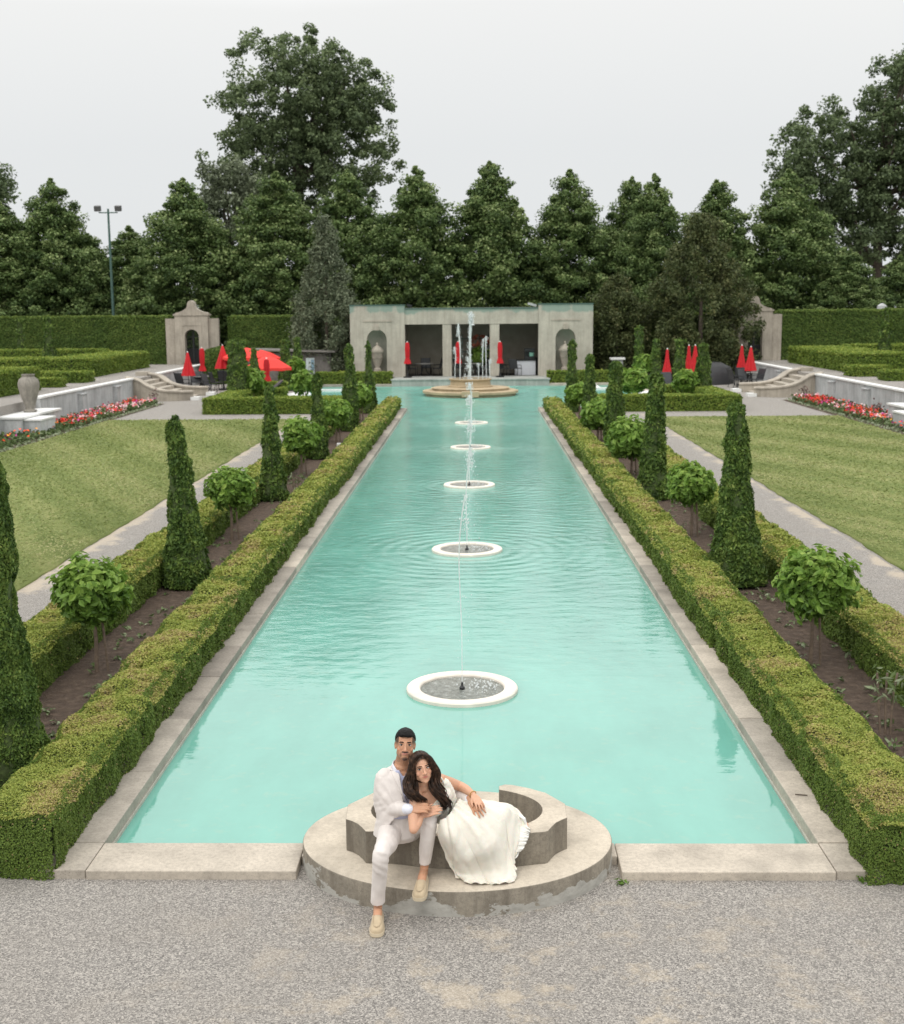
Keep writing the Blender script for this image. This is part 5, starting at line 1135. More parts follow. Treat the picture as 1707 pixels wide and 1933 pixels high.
# ================================================================== PEOPLE
def P3(x, y, Y): return aty(x, y, Y)
CR, CU, CB = Vector(MN[:, 0]), Vector(MN[:, 1]), Vector(MN[:, 2])
class Blob:
    """overlapping solids that a voxel remesh fuses into one continuous surface"""
    def __init__(s): s.bm = bmesh.new()
    def ell(s, c, r, rot=None, sub=3):
        mt = Matrix.Translation(c) @ (rot.to_4x4() if rot else Matrix.Identity(4)) @ Matrix.Diagonal((*((r,)*3 if isinstance(r, (int, float)) else r), 1))
        bmesh.ops.create_icosphere(s.bm, subdivisions=sub, radius=1, matrix=mt); return s
    def loft(s, rings, n=24, cap=True):
        """rings: (centre, half axis u, half axis v[, squareness])"""
        rg = []
        for q in rings:
            c, u, v = Vector(q[0]), Vector(q[1]), Vector(q[2]); e = q[3] if len(q) > 3 else 1.0
            rg.append([s.bm.verts.new(c+u*(math.copysign(abs(math.cos(a))**e, math.cos(a)))+v*(math.copysign(abs(math.sin(a))**e, math.sin(a)))) for a in [2*math.pi*k/n for k in range(n)]])
        fs = []
        for A, B in zip(rg, rg[1:]):
            for k in range(n): fs.append(s.bm.faces.new((A[k], A[(k+1) % n], B[(k+1) % n], B[k])))
        if cap: fs += [s.bm.faces.new(rg[0][::-1]), s.bm.faces.new(rg[-1])]
        return s
    def chain(s, pts, n=14, sub=8):
        """smooth tapering limb through (point, radius)"""
        P = [Vector(p) for p, r in pts]; r = [q for p, q in pts]; C = []
        for i in range(len(P)-1):
            p0, p1, p2, p3 = P[max(i-1, 0)], P[i], P[i+1], P[min(i+2, len(P)-1)]; L = max(2, sub)
            for k in range(L):
                u = k/L; C.append((p1.lerp(p2, u)*.5+.5*(.5*((2*p1)+(p2-p0)*u+(2*p0-5*p1+4*p2-p3)*u*u+(3*p1-p0-3*p2+p3)*u**3)), r[i]+(r[i+1]-r[i])*(u*u*(3-2*u)*.5+u*.5)))
        C.append((P[-1], r[-1])); ref = None; rg = []
        for i, (p, q) in enumerate(C):
            d = (C[min(i+1, len(C)-1)][0]-C[max(i-1, 0)][0]).normalized()
            if ref is None: ref = d.orthogonal().normalized()
            u = (ref-d*ref.dot(d)).normalized(); ref = u; w = d.cross(u)
            rg.append([s.bm.verts.new(p+(u*math.cos(2*math.pi*k/n)+w*math.sin(2*math.pi*k/n))*q) for k in range(n)])
        for A, B in zip(rg, rg[1:]):
            for k in range(n): s.bm.faces.new((A[k], A[(k+1) % n], B[(k+1) % n], B[k]))
        s.bm.faces.new(rg[0][::-1]); s.bm.faces.new(rg[-1])
        s.ell(C[0][0], C[0][1]*.985, None, 2); s.ell(C[-1][0], C[-1][1]*.985, None, 2); return s
    def hand(s, W, D, K, palm, curl=(12, 22, 20), sc=1., thumb=1, spread=.0, thick=1.0, lens=(.93, 1.03, .98, .8), tcurl=0):
        """wrist W, finger direction D, K from index to little finger, palm = side the fingers curl to"""
        W, D, K, Nn = Vector(W), Vector(D).normalized(), Vector(K), Vector(palm)
        K = (K-D*K.dot(D)).normalized(); N0 = D.cross(K); N0 = N0 if N0.dot(Nn) > 0 else -N0
        s.chain([(W-D*.03*sc, .0245*sc), (W, .024*sc), (W+D*.025*sc, .023*sc)], 12, 4)
        for i in range(4):
            off = (i-1.5); b = W+D*(.088-.006*abs(off-.3))*sc+K*off*.0205*sc
            s.chain([(W+D*.012*sc+K*off*.012*sc, .0165*sc), (W+D*.05*sc+K*off*.0175*sc, .0155*sc), (b, .0125*sc*thick)], 10, 4)
            d = (D+K*off*(.06+spread)).normalized(); p = b; pts = [(b, .0108*sc*thick)]; ang = 0
            for j, (L, c) in enumerate(zip((.043, .027, .022), curl)):
                ang += R(c); dd = d*math.cos(ang)+N0*math.sin(ang); p = p+dd*L*lens[i]*sc; pts.append((p, (.0098, .0088, .0068)[j]*sc*thick*(.9 if i == 3 else 1)))
            s.chain(pts, 10, 4)
        tb = W+D*.022*sc-K*.022*sc; td = (D*.72-K*.62+N0*.25).normalized(); td2 = (D*.92-K*.25+N0*(.2+tcurl)).normalized()
        s.chain([(W+D*.01*sc-K*.01*sc, .016*sc), (tb, .0155*sc), (tb+td*.040*sc, .0118*sc), (tb+td*.040*sc+td2*.030*sc, .0102*sc), (tb+td*.040*sc+td2*.054*sc, .0075*sc)], 10, 4)
        return s
    def mesh(s, name, voxel=.005, smooth=4, fac=.5):
        bmesh.ops.recalc_face_normals(s.bm, faces=s.bm.faces)
        me = bpy.data.meshes.new('tmp'); s.bm.to_mesh(me); s.bm.free(); ob = bpy.data.objects.new('tmp', me); col.objects.link(ob)
        r = ob.modifiers.new('r', 'REMESH'); r.mode = 'VOXEL'; r.voxel_size = voxel; r.use_smooth_shade = True
        if smooth: q = ob.modifiers.new('s', 'SMOOTH'); q.factor = fac; q.iterations = smooth
        out = bpy.data.meshes.new_from_object(ob.evaluated_get(bpy.context.evaluated_depsgraph_get())); bpy.data.objects.remove(ob); bpy.data.meshes.remove(me)
        out.name = name; out.materials.clear(); out.polygons.foreach_set('use_smooth', np.ones(len(out.polygons), bool)); return out
def vco(me): a = np.empty(len(me.vertices)*3, np.float32); me.vertices.foreach_get('co', a); return a.reshape(-1, 3).astype(float)
def vno(me): a = np.empty(len(me.vertices)*3, np.float32); me.vertices.foreach_get('normal', a); return a.reshape(-1, 3).astype(float)
def setco(me, V): me.vertices.foreach_set('co', V.astype(np.float32).ravel()); me.update()
def displace(me, f): V, N = vco(me), vno(me); setco(me, V+N*np.asarray(f(V))[:, None])
def cut(me, kill):
    """remove the vertices for which kill(V) is true"""
    bad = kill(vco(me)); bm = bmesh.new(); bm.from_mesh(me); bm.verts.ensure_lookup_table()
    bmesh.ops.delete(bm, geom=[bm.verts[i] for i in np.nonzero(bad)[0]], context='VERTS'); bm.to_mesh(me); bm.free(); return me
def fin(me, name, mat, parent, solid=0):
    me.materials.append(mat); o = link(name, me, parent)
    if solid: q = o.modifiers.new('solid', 'SOLIDIFY'); q.thickness = solid; q.offset = 0
    return o
def paint(me, colr):
    a = me.color_attributes.new('paint', 'FLOAT_COLOR', 'POINT'); c = np.ones((len(colr), 4), np.float32); c[:, :3] = colr; a.data.foreach_set('color', c.ravel())
def skin_mat():
    m, t, b = nt('skin'); a = attr(t, 'paint'); c = mixc(t, .35, a.outputs['Color'], mixc(t, 1, a.outputs['Color'], ramp(t, noise(t, 60, 4), [(.3, (.86, .84, .83)), (.7, (1.08, 1.06, 1.05))]), 'MULTIPLY'))
    t.links.new(c, b.inputs['Base Color']); b.inputs['Roughness'].default_value = .5; b.inputs['Subsurface Weight'].default_value = .12; b.inputs['Subsurface Scale'].default_value = .006; b.inputs['Subsurface Radius'].default_value = (1, .4, .2)
    b.inputs['Specular IOR Level'].default_value = .35; return m
M['skin'] = skin_mat()
def cloth(name, c, weave=420, vary=.06, bs=.12, rough=.85):
    m, t, b = nt(name); n = noise(t, 14, 4); f = noise(t, weave, 2)
    t.links.new(mixc(t, mth(t, 'MULTIPLY', f, .12), ramp(t, n, [(.3, tuple(v*(1-vary) for v in c)), (.7, tuple(min(1, v*(1+vary)) for v in c))]), tuple(v*.7 for v in c)), b.inputs['Base Color'])
    b.inputs['Roughness'].default_value = rough; b.inputs['Sheen Weight'].default_value = .15; b.inputs['Specular IOR Level'].default_value = .2
    bump(t, b, mth(t, 'ADD', f, mth(t, 'MULTIPLY', noise(t, 40, 5, .6), 1.2)), bs, .004); return m
M['linen'] = cloth('pale_linen_suit', (.70, .645, .61), bs=.3)
M['shirt'] = cloth('pale_lilac_shirt', (.46, .48, .64))
M['cuff'] = cloth('white_cuff', (.74, .75, .82))
M['dress'] = cloth('ivory_dress', (.76, .725, .64), 300, .03, .35, .75)
def dress_fix(m):
    t = m.node_tree; b = t.nodes['Principled BSDF']; b.inputs['Subsurface Weight'].default_value = .15; b.inputs['Subsurface Scale'].default_value = .01
    v = node(t, 'ShaderNodeTexVoronoi', _Scale=34., feature='SMOOTH_F1'); t.links.new(node(t, 'ShaderNodeTexCoord').outputs['Object'], v.inputs['Vector'])
    g = ramp(t, noise(t, 7, 3), [(.45, (0, 0, 0)), (.6, (1, 1, 1))]); bp = [n for n in t.nodes if n.bl_idname == 'ShaderNodeBump'][0]; old = bp.inputs['Height'].links[0].from_socket
    t.links.new(mth(t, 'ADD', old, mth(t, 'MULTIPLY', mth(t, 'MULTIPLY', v.outputs['Distance'], g), 3.)), bp.inputs['Height'])
dress_fix(M['dress'])
M['suede'] = cloth('beige_suede', (.50, .40, .27), 200, .1, .2, .95)
M['sole'] = plain('rubber_sole', (.58, .49, .35), .7, vary=.08)
M['hair_black'] = plain('black_hair', (.008, .007, .007), .6, vary=.4, scale=60); M['hair_black'].node_tree.nodes['Principled BSDF'].inputs['Specular IOR Level'].default_value = .2
def hair_mat():
    m, t, b = nt('brown_hair'); n = noise(t, 38, 4, .6); t.links.new(ramp(t, n, [(.3, (.011, .006, .004)), (.52, (.032, .017, .010)), (.72, (.10, .052, .030))]), b.inputs['Base Color'])
    b.inputs['Roughness'].default_value = .5; b.inputs['Specular IOR Level'].default_value = .28; return m
M['hair_brown'] = hair_mat()
M['seam'] = plain('notch_shade_line', (.30, .27, .25), .9); M['gold'] = plain('gold', (.75, .52, .2), .25, 1)
M['eye'] = plain('eye_white', (.55, .50, .47), .25, vary=.03); M['iris'] = plain('dark_iris', (.018, .011, .008), .15)

def head_frame(c, yaw, pitch, roll):
    B = Matrix((CR, -CB, CU)).transposed()
    return Matrix.Translation(c) @ (B @ Matrix.Rotation(R(yaw), 3, 'Z') @ Matrix.Rotation(R(pitch), 3, 'X') @ Matrix.Rotation(R(roll), 3, 'Y')).to_4x4()
def add_head(bl, Hm, w=1., fem=False):
    h = lambda x, y, z: Hm @ Vector((x*w, y*w, z*w)); Rm = Hm.to_3x3()
    e = lambda c, r, s=3: bl.ell(h(*c), tuple(q*w for q in r), Rm, s)
    j = .93 if fem else 1
    e((0, .018, .040), (.074, .094, .080)); e((0, -.010, .000), (.067*j, .075, .080)); e((0, -.026, -.045), (.056*j, .056, .056))
    e((0, -.060, -.088), (.022*j, .020, .018)); e((0, -.040, -.078), (.038*j, .036, .026))
    for s in (-1, 1):
        e((s*.040*j, -.004, -.052), (.023, .036, .034)); e((s*.034, -.048, -.024), (.026, .020, .024)); e((s*.026, -.050, -.050), (.020, .020, .020)); e((s*.021, -.0730, .0295), (.017, .009, .0065))
        e((s*.0120, -.090, -.029), (.0085, .009, .007))
        bl.ell(h(s*.030, -.0635, .0115), (.0155*w, .0115*w, .0105*w), Rm @ Matrix.Rotation(s*R(20), 3, 'Z'))
        if not fem: e((s*.0715, .014, -.004), (.007, .016, .029)); e((s*.0755, .022, .004), (.006, .011, .021))
    bl.chain([(h(0, -.079, .026), .0085*w), (h(0, -.093, -.006), .009*w), (h(0, -.103, -.026), .0115*w)], 10, 4)
    e((0, -.0775, -.0485), (.024, .009, .0052)); e((0, -.0765, -.0582), (.020, .009, .0062)); e((0, -.066, -.072), (.020, .014, .010))
def head_paint(V, Hm, base, fem=False, w=1.):
    L = (np.c_[V, np.ones(len(V))] @ np.array(Hm.inverted()).T)[:, :3]/w; x, y, z = L.T; c = np.tile(np.array(base), (len(V), 1)).astype(float)
    near = (np.abs(x) < .11) & (np.abs(z) < .16) & (np.abs(y) < .13)
    g = lambda cx, cz, rx, rz: np.exp(-(((x-cx)/rx)**2+((z-cz)/rz)**2)**1.0)
    fr = near & (y < -.02)
    def mixin(k, cc): nonlocal c; k = np.clip(k, 0, 1)[:, None]; c = c*(1-k)+np.array(cc)*k
    for s in (-1, 1):
        mixin(fr*g(s*.044, -.022, .022, .02)*(.35 if fem else .2), (.62, .25, .18))
        if not fem: mixin(fr*g(s*.032, .012, .019, .010)*.5, (.20, .11, .075))
        else: mixin(fr*g(s*.031, .015, .020, .009)*.55, (.17, .085, .06))
    mixin(fr*(y < -.085)*g(0, -.03, .014, .012)*.2, (.62, .27, .19))
    lip = fr*np.clip(1.4-((x/.023)**2+((z+.0525)/.0088)**2), 0, 1)
    mixin(fr*np.exp(-(x/.022)**4-((z+.0535)/.0016)**2)*.6, (.20, .06, .05)); mixin(lip*.70, (.50, .14, .13) if fem else (.50, .19, .165))
    if not fem:
        low = near*np.clip((-.030-z)/.03, 0, 1)*np.clip((np.abs(x)-.018)/.02, 0, 1)*np.clip((.075-np.abs(y))/.05, 0, 1)*(z > -.125)
        mixin(low*.42, (.13, .085, .065))
        mixin(fr*(1-lip)*np.clip(1.3-((x/.030)**2+((z+.0405)/.0066)**2), 0, 1)*1.3, (.025, .018, .015))     # moustache
        ch = fr*(1-lip)*np.clip(1.25-((x/.027)**2+((z+.094)/.020)**2), 0, 1); mixin(ch*.88, (.035, .025, .022))
        for s in (-1, 1): mixin(fr*np.clip(1.15-(((x-s*.031)/.008)**2+((z+.064)/.022)**2), 0, 1)*.55, (.05, .035, .03))
        side = near*np.clip((.052-y*-1-.05+.0)*0+1, 0, 1)*((np.abs(x) > .05) & (y > -.055) & (y < .09))*np.clip((z+.005)/.035, 0, 1); mixin(side*.85, (.035, .028, .025))
    return c
def brows_eyes(Hm, parent, fem, w=1.):
    h = lambda x, y, z: Hm @ Vector((x*w, y*w, z*w)); Rm = Hm.to_3x3().to_4x4()
    for s in (-1, 1):
        def el(c, r, nm, mt, par):
            e = MB(); bmesh.ops.create_uvsphere(e.bm, u_segments=18, v_segments=12, radius=1, matrix=Matrix.Translation(h(*c)) @ Rm @ Matrix.Rotation(s*R(20), 4, 'Z') @ Matrix.Rotation(s*R(4), 4, 'Y') @ Matrix.Diagonal((r[0]*w, r[1]*w, r[2]*w, 1))); return e.build(nm, mt, par)
        eo = el((s*.0305, -.0690, .0112), (.0148, .0085, .0068 if fem else .0058), 'eye', M['eye'], parent)
        el((s*.0300-(.0028 if fem else 0), -.0752, .0114), (.0070, .0032, .0063 if fem else .0057), 'iris', M['iris'], eo)
        m = MB(); b = .0024 if fem else .0020; m.tube([h(s*.0150, -.0765, .0120), h(s*.022, -.0795, .0175), h(s*.031, -.0785, .0190), h(s*.040, -.0725, .0170), h(s*.0475, -.0635, .0118)], [.001*w, b*w, b*1.2*w, b*1.2*w, .0008*w], 6); m.build('lashes', M['iris'], parent)
        b = .0050 if not fem else .0034
        m = MB(); m.tube([h(s*.0130, -.0825, .0310), h(s*.023, -.0825, .0330), h(s*.036, -.0745, .0332), h(s*.0485, -.0600, .0265)], [b*.75*w, b*w, b*.85*w, .001*w], 6); m.build('eyebrow', M['hair_black'], parent)
# ---------------------------------------------------------------- the man
MZ = 8.42
mh = head_frame(P3(765.0, 1407.3, 8.42), 3, -4, 3)
J = dict(neck=P3(758, 1449, 8.45), chest=P3(757, 1490, 8.43), hip=P3(752, 1570, 8.47), shR=P3(727, 1466, 8.43), elR=P3(722, 1524, 8.43), wrR=P3(770, 1527.5, 8.235),
         shL=P3(800, 1462, 8.55), elL=P3(852, 1497, 8.66), wrL=P3(889, 1509, 8.475), hR=P3(738, 1567, 8.43), kR=P3(719.5, 1614, 7.985), aR=P3(713.5, 1716, 8.085),
         hL=P3(766, 1566, 8.50), kL=P3(808, 1543, 8.30), aL=P3(800.5, 1645, 8.34))
man = empty('person', (J['hip'].x, 8.45, .44), 0, 'seated man with short black hair in a pale linen suit and beige loafers', 'person')
def toL(o_parent, ob): ob.matrix_parent_inverse = Matrix.Translation(-Vector(o_parent.location)); return ob
U, Vd = Vector((1, .06, 0)), Vector((-.06, 1, 0))
b = Blob(); add_head(b, mh, .95)
b.chain([(mh @ Vector((0, .02, -.05)), .052), (P3(760, 1440, 8.455), .053), (J['neck'], .060)], 16, 6)
b.loft([(P3(758, 1452, 8.45), U*.06, Vd*.06), (P3(757, 1462, 8.45), U*.13, Vd*.075), (J['chest'], U*.15, Vd*.10), (P3(753, 1540, 8.45), U*.13, Vd*.095), (J['hip'], U*.14, Vd*.10)])
b.chain([(J['shR'], .05), (J['elR'], .034), (J['wrR'], .025)]); b.chain([(J['shL'], .05), (J['elL'], .034), (J['wrL'], .025)])
b.chain([(J['hR'], .068), (P3(731, 1590, 8.20), .058), (J['kR'], .040), (P3(716.5, 1655, 8.03), .036), (J['aR'], .030)]); b.chain([(J['hL'], .068), (P3(785, 1556, 8.40), .056), (P3(808.5, 1546, 8.31), .040), (P3(807, 1580, 8.305), .037), (J['aL'], .030)])
toeR = atz(711, 1769.5, .005); heelR = Vector((J['aR'].x+.002, toeR.y+.285, .005)); toeL = P3(790.5, 1697, 7.99); heelL = P3(800, 1668, 8.262); heelL.z = .197; toeL.z = .180
for a_, h_, t_ in ((J['aR'], heelR, toeR), (J['aL'], heelL, toeL)): b.chain([(a_, .031), (h_.lerp(t_, .30)+Vector((0, 0, .070)), .032), (h_.lerp(t_, .52)+Vector((0, 0, .052)), .028)], 12, 6); b.ell(h_.lerp(t_, .14)+Vector((0, 0, .05)), (.028, .03, .035))
b.hand(P3(772, 1527.0, 8.215), P3(800, 1524.5, 8.205)-P3(772, 1527.0, 8.215), P3(795, 1536, 8.165)-P3(795, 1518, 8.215), -CB, (8, 24, 26), .92, tcurl=.3, spread=-.05)
b.hand(P3(889, 1511, 8.435), P3(904, 1531, 8.335)-P3(889, 1511, 8.435), P3(887, 1526, 8.37)-P3(904, 1517, 8.40), Vector((.1, .3, -1)), (6, 16, 14), .92, spread=.06)
me = b.mesh('person_body', .0036, 3)
cR = np.array(J['aR'])
V = vco(me); cc = head_paint(V, mh, (.53, .285, .175), False, .95)
paint(me, cc); body = toL(man, fin(me, 'body', M['skin'], man))
for o in [body]: pass
brk = len(man.children); brows_eyes(mh, man, False, .95)
# hair cap, short sides
b = Blob(); hh = lambda x, y, z: mh @ Vector((x*.96, y*.96, z*.96)); Rm = mh.to_3x3()
b.ell(hh(0, .020, .044), (.0735, .094, .082), Rm); b.ell(hh(0, -.018, .092), (.054, .065, .034), Rm); b.ell(hh(.0, -.058, .084), (.047, .029, .025), Rm)
me = b.mesh('hair', .003, 3); Mi = np.array(mh.inverted())
def loc(V): return (np.c_[V, np.ones(len(V))] @ Mi.T)[:, :3]
def kill(V):
    x, y, z = loc(V).T; line = np.where(y < -.03, .066-.010*np.exp(-(x/.03)**2)*0+.18*np.clip(np.abs(x)-.05, 0, 1), np.where(y < .02, .030+(-(y-.02)/.05)*.030, .03-1.1*(y-.02)))
    return z < line
cut(me, kill); displace(me, lambda V: (vnoise(loc(V)*[1, .5, 1], 130)-.5)*.005); toL(man, fin(me, 'hair', M['hair_black'], man, .004))
# shirt
b = Blob(); b.loft([(P3(760, 1449.5, 8.435), U*.060, Vd*.060), (P3(759, 1456, 8.440), U*.070, Vd*.062), (P3(759, 1463, 8.445), U*.10, Vd*.075), (P3(758, 1478, 8.44), U*.13, Vd*.096), (J['chest'], U*.140, Vd*.112), (P3(753, 1530, 8.44), U*.132, Vd*.110), (P3(752, 1540, 8.45), U*.125, Vd*.095)])
me = b.mesh('shirt', .006, 3); zv0, zv1 = P3(760, 1470, 8.33).z, P3(760, 1445, 8.38).z; xv = P3(761.5, 1450, 8.36).x
cut(me, lambda V: (V[:, 1] < 8.42) & (V[:, 2] > zv0) & (np.abs(V[:, 0]-xv) < .052*(V[:, 2]-zv0)/(zv1-zv0)))
displace(me, lambda V: (vnoise(V*[1, 1, .35], 28)-.5)*.008); toL(man, fin(me, 'shirt', M['shirt'], man, .003))
m = MB(); cc0 = P3(759.5, 1444.5, 8.452); rows = []      # open collar folded round the neck
for (r0, dz) in [(.0635, -.004), (.0650, .020), (.0690, .018), (.0760, -.010)]:
    row = []
    for k in range(25):
        a = R(-88+32+(360-64)*k/24); e = abs(k-12)/12; q = Vector((math.cos(a)*r0*1.0, math.sin(a)*r0*1.02, dz+.012*(1-e)-.034*e**5))
        if dz == -.010: q = q*1.0+Vector((0, 0, -.034*e**4))
        row.append(m.bm.verts.new(cc0+q))
    rows.append(row)
for A, B in zip(rows, rows[1:]):
    for k in range(24): m.bm.faces.new((A[k], A[k+1], B[k+1], B[k]))
o = m.build('collar', M['cuff'], man, angle=60); toL(man, o); q = o.modifiers.new('solid', 'SOLIDIFY'); q.thickness = .003
# trousers
b = Blob(); b.loft([(P3(752, 1534, 8.455), U*.138, Vd*.114), (P3(752, 1549, 8.46), U*.150, Vd*.122), (P3(752, 1572, 8.46), U*.165, Vd*.125), (P3(752, 1581, 8.47), U*.150, Vd*.11)])
b.chain([(J['hR'], .088), (P3(731, 1590, 8.20), .074), (J['kR'], .054), (P3(716.5, 1655, 8.03), .051), (P3(713.5, 1699, 8.07), .046), (P3(713.2, 1716, 8.085), .045)], 18, 8)
b.chain([(J['hL'], .088), (P3(785, 1556, 8.40), .074), (P3(809, 1543.5, 8.305), .055), (P3(807.5, 1580, 8.305), .053), (P3(802.5, 1624, 8.335), .041), (P3(801.5, 1642, 8.345), .040)], 18, 8)
me = b.mesh('trousers', .006, 4)
kn = [np.array(J['kR']), np.array(J['kL']), np.array(J['hR']), np.array(J['hL'])]
def folds(V):
    d = (vnoise(V, 11, 1)-.5)*.007+(vnoise(V*[1, 1, .45], 30, 2)-.5)*.006
    for k_, off in ((J['kR'], -.05), (J['kL'], -.03)):
        q = np.array(k_); r = np.exp(-((V-q-[0, 0, off])**2).sum(1)/.009); d += r*np.sin((V[:, 2]*1.0+V[:, 0]*.5+V[:, 1]*.3)*105+vnoise(V, 14, 8)*5)*.0035*vnoise(V, 18, 3)*1.6
    return d
displace(me, folds)
hemR, hemL = P3(713.5, 1702, 8.07), P3(802.5, 1628, 8.335)
cut(me, lambda V: ((np.hypot(V[:, 0]-hemR.x, V[:, 1]-hemR.y) < .11) & (V[:, 2] < hemR.z+.35*(V[:, 1]-hemR.y))) | ((np.hypot(V[:, 0]-hemL.x, V[:, 1]-hemL.y) < .10) & (V[:, 2] < hemL.z+.35*(V[:, 1]-hemL.y))))
toL(man, fin(me, 'trousers', M['linen'], man, .004))
# jacket: torso, two sleeves, cut open at the front
b = Blob()
b.loft([(P3(758.5, 1441, 8.495), U*.064, Vd*.056), (P3(758, 1447, 8.48), U*.074, Vd*.064), (P3(757, 1453, 8.468), U*.115, Vd*.078), (P3(758, 1461, 8.455), U*.178, Vd*.094), (P3(756, 1478, 8.445), U*.182, Vd*.115), (P3(755, 1497, 8.435), U*.172, Vd*.130), (P3(752, 1540, 8.44), U*.155, Vd*.132), (P3(750, 1566, 8.45), U*.166, Vd*.140), (P3(747, 1592, 8.445), U*.168, Vd*.140)], 32)
b.chain([(P3(729, 1467, 8.44), .066), (P3(723, 1494, 8.43), .064), (J['elR'], .058), (P3(746, 1526.5, 8.33), .050), (P3(764.5, 1527.3, 8.245), .043)], 18, 8)
b.chain([(P3(796, 1464, 8.53), .070), (P3(828, 1478, 8.63), .062), (P3(854, 1498, 8.655), .056), (P3(882.5, 1507.5, 8.495), .043)], 18, 8)
me = b.mesh('jacket', .006, 4)
elr, ell_ = np.array(J['elR']), np.array(P3(852, 1497, 8.655))
def jf(V):
    d = (vnoise(V*[1, 1, .6], 9, 4)-.5)*.010+(vnoise(V*[.7, 1, 1.3], 26, 5)-.5)*.0035
    for q in (elr, ell_): d += np.exp(-((V-q)**2).sum(1)/.012)*np.sin((V[:, 2]*1.1-V[:, 0]*.8+V[:, 1]*.4)*85+vnoise(V, 14, 8)*5)*.0055*vnoise(V, 16, 3)*1.5
    d += np.exp(-((V-np.array(P3(733, 1500, 8.33)))**2).sum(1)/.008)*np.sin((V[:, 2]+V[:, 0]*1.2)*70+vnoise(V, 12, 9)*4)*.004
    return d
displace(me, jf); _bm = bmesh.new(); _bm.from_mesh(me); from_bvh = __import__('mathutils').bvhtree.BVHTree; jbvh = from_bvh.FromBMesh(_bm); _bm.free()
ctr = P3(757, 1497, 8.43)
def pxs(V):
    d = (V-[0, 0, HC]) @ MN; return CX+F*d[:, 0]/-d[:, 2], CY-F*d[:, 1]/-d[:, 2]
# jacket opening given on the body itself: metres right of the neck line, by height
zt, zb, zh = P3(757, 1438, 8.38).z, P3(757, 1535, 8.32).z, P3(757, 1592, 8.31).z
xl0, xl1, xh0, xh1 = P3(747, 1446, 8.36).x, P3(768, 1530, 8.31).x, P3(757, 1541, 8.31).x, P3(713, 1588, 8.33).x
def jk(V):
    x, y, z = V.T; front = y < 8.43
    u = np.clip((zt-z)/(zt-zb), 0, 1.2); xl = xl0+(xl1-xl0)*u
    v = front & (x > xl) & (x < xl+.085-.03*u) & (z > zb-.03)
    s = np.clip((zb+.0-z)/(zb-zh), 0, 1); left = xh0+(xh1-xh0)*s**.8         # fronts swing apart below the button
    low = (y < 8.50) & (z <= zb-.02) & (x > left) & (x < xl1+.3)
    return v | low | (z < zh+.015)
cutarm = lambda V: jk(V) & ~((np.hypot(V[:, 0]-P3(746, 1526, 8.33).x, V[:, 2]-P3(746, 1526, 8.33).z) < .064) & (V[:, 1] < 8.36)) & ~((np.hypot(V[:, 0]-P3(762, 1527, 8.25).x, V[:, 2]-P3(762, 1527, 8.25).z) < .055) & (V[:, 1] < 8.31))
cut(me, cutarm); toL(man, fin(me, 'jacket', M['linen'], man, .006))
from mathutils.bvhtree import BVHTree
def wrap(bvh, L, Rr, off, name, mat, rows=16, cols=7, curl=.006):
    """strip of cloth lying on a garment between two edge lines"""
    A = cres2(L, rows); B = cres2(Rr, rows); m = MB(); g = []; last = 8.3
    for r in range(rows):
        row = []
        for c in range(cols):
            u = c/(cols-1); q = A[r]*(1-u)+B[r]*u; d = Vector(ray(*q)).normalized(); hit = bvh.ray_cast(Vector((0, 0, HC)), d)[0]
            if hit is None: hit = Vector((0, 0, HC))+d*last
            else: last = (hit-Vector((0, 0, HC))).length
            row.append(m.bm.verts.new(hit-d*(off+curl*math.sin(math.pi*u*.55))))
        g.append(row)
    for a, b_ in zip(g, g[1:]):
        for c in range(cols-1): m.bm.faces.new((a[c], a[c+1], b_[c+1], b_[c]))
    o = m.build(name, mat, man, angle=70); toL(man, o); q = o.modifiers.new('solid', 'SOLIDIFY'); q.thickness = .004; q.offset = -1; return o
def cres2(P_, n):
    P_ = np.array(P_, float); t_ = np.concatenate([[0], np.cumsum(np.hypot(*np.diff(P_, axis=0).T))]); s_ = np.linspace(0, t_[-1], n)
    return np.stack([np.interp(s_, t_, P_[:, 0]), np.interp(s_, t_, P_[:, 1])], 1)
wrap(jbvh, [(746, 1443.5), (741, 1448), (737, 1453), (741, 1463), (748, 1477), (755, 1489), (762, 1503), (768, 1520), (771, 1531)], [(749, 1443.5), (750.5, 1448), (752.5, 1456), (755, 1466), (757, 1479), (759.5, 1493), (762.5, 1507), (767.5, 1520), (773, 1532)], .004, 'lapel', M['linen'])
m = MB(); m.tube([jbvh.ray_cast(Vector((0, 0, HC)), Vector(ray(x, y)).normalized())[0]+CB*.012 for x, y in [(736.5, 1452.5), (739, 1454.5), (743, 1454.5)]], .0022, 5); toL(man, m.build('lapel_notch', M['seam'], man))  # dark cord, coloured to stand in for the shade line of the notch
# cuffs
for a_, c_, r in [(P3(758.5, 1527.3, 8.275), P3(771.5, 1527.2, 8.21), .039), (P3(882, 1507.3, 8.495), P3(888, 1509.6, 8.462), .036)]:
    b = Blob(); b.chain([(a_, r), (c_, r*.98)], 16, 4); me = b.mesh('shirt_cuff', .004, 1)
    toL(man, fin(me, 'shirt_cuff', M['cuff'], man))
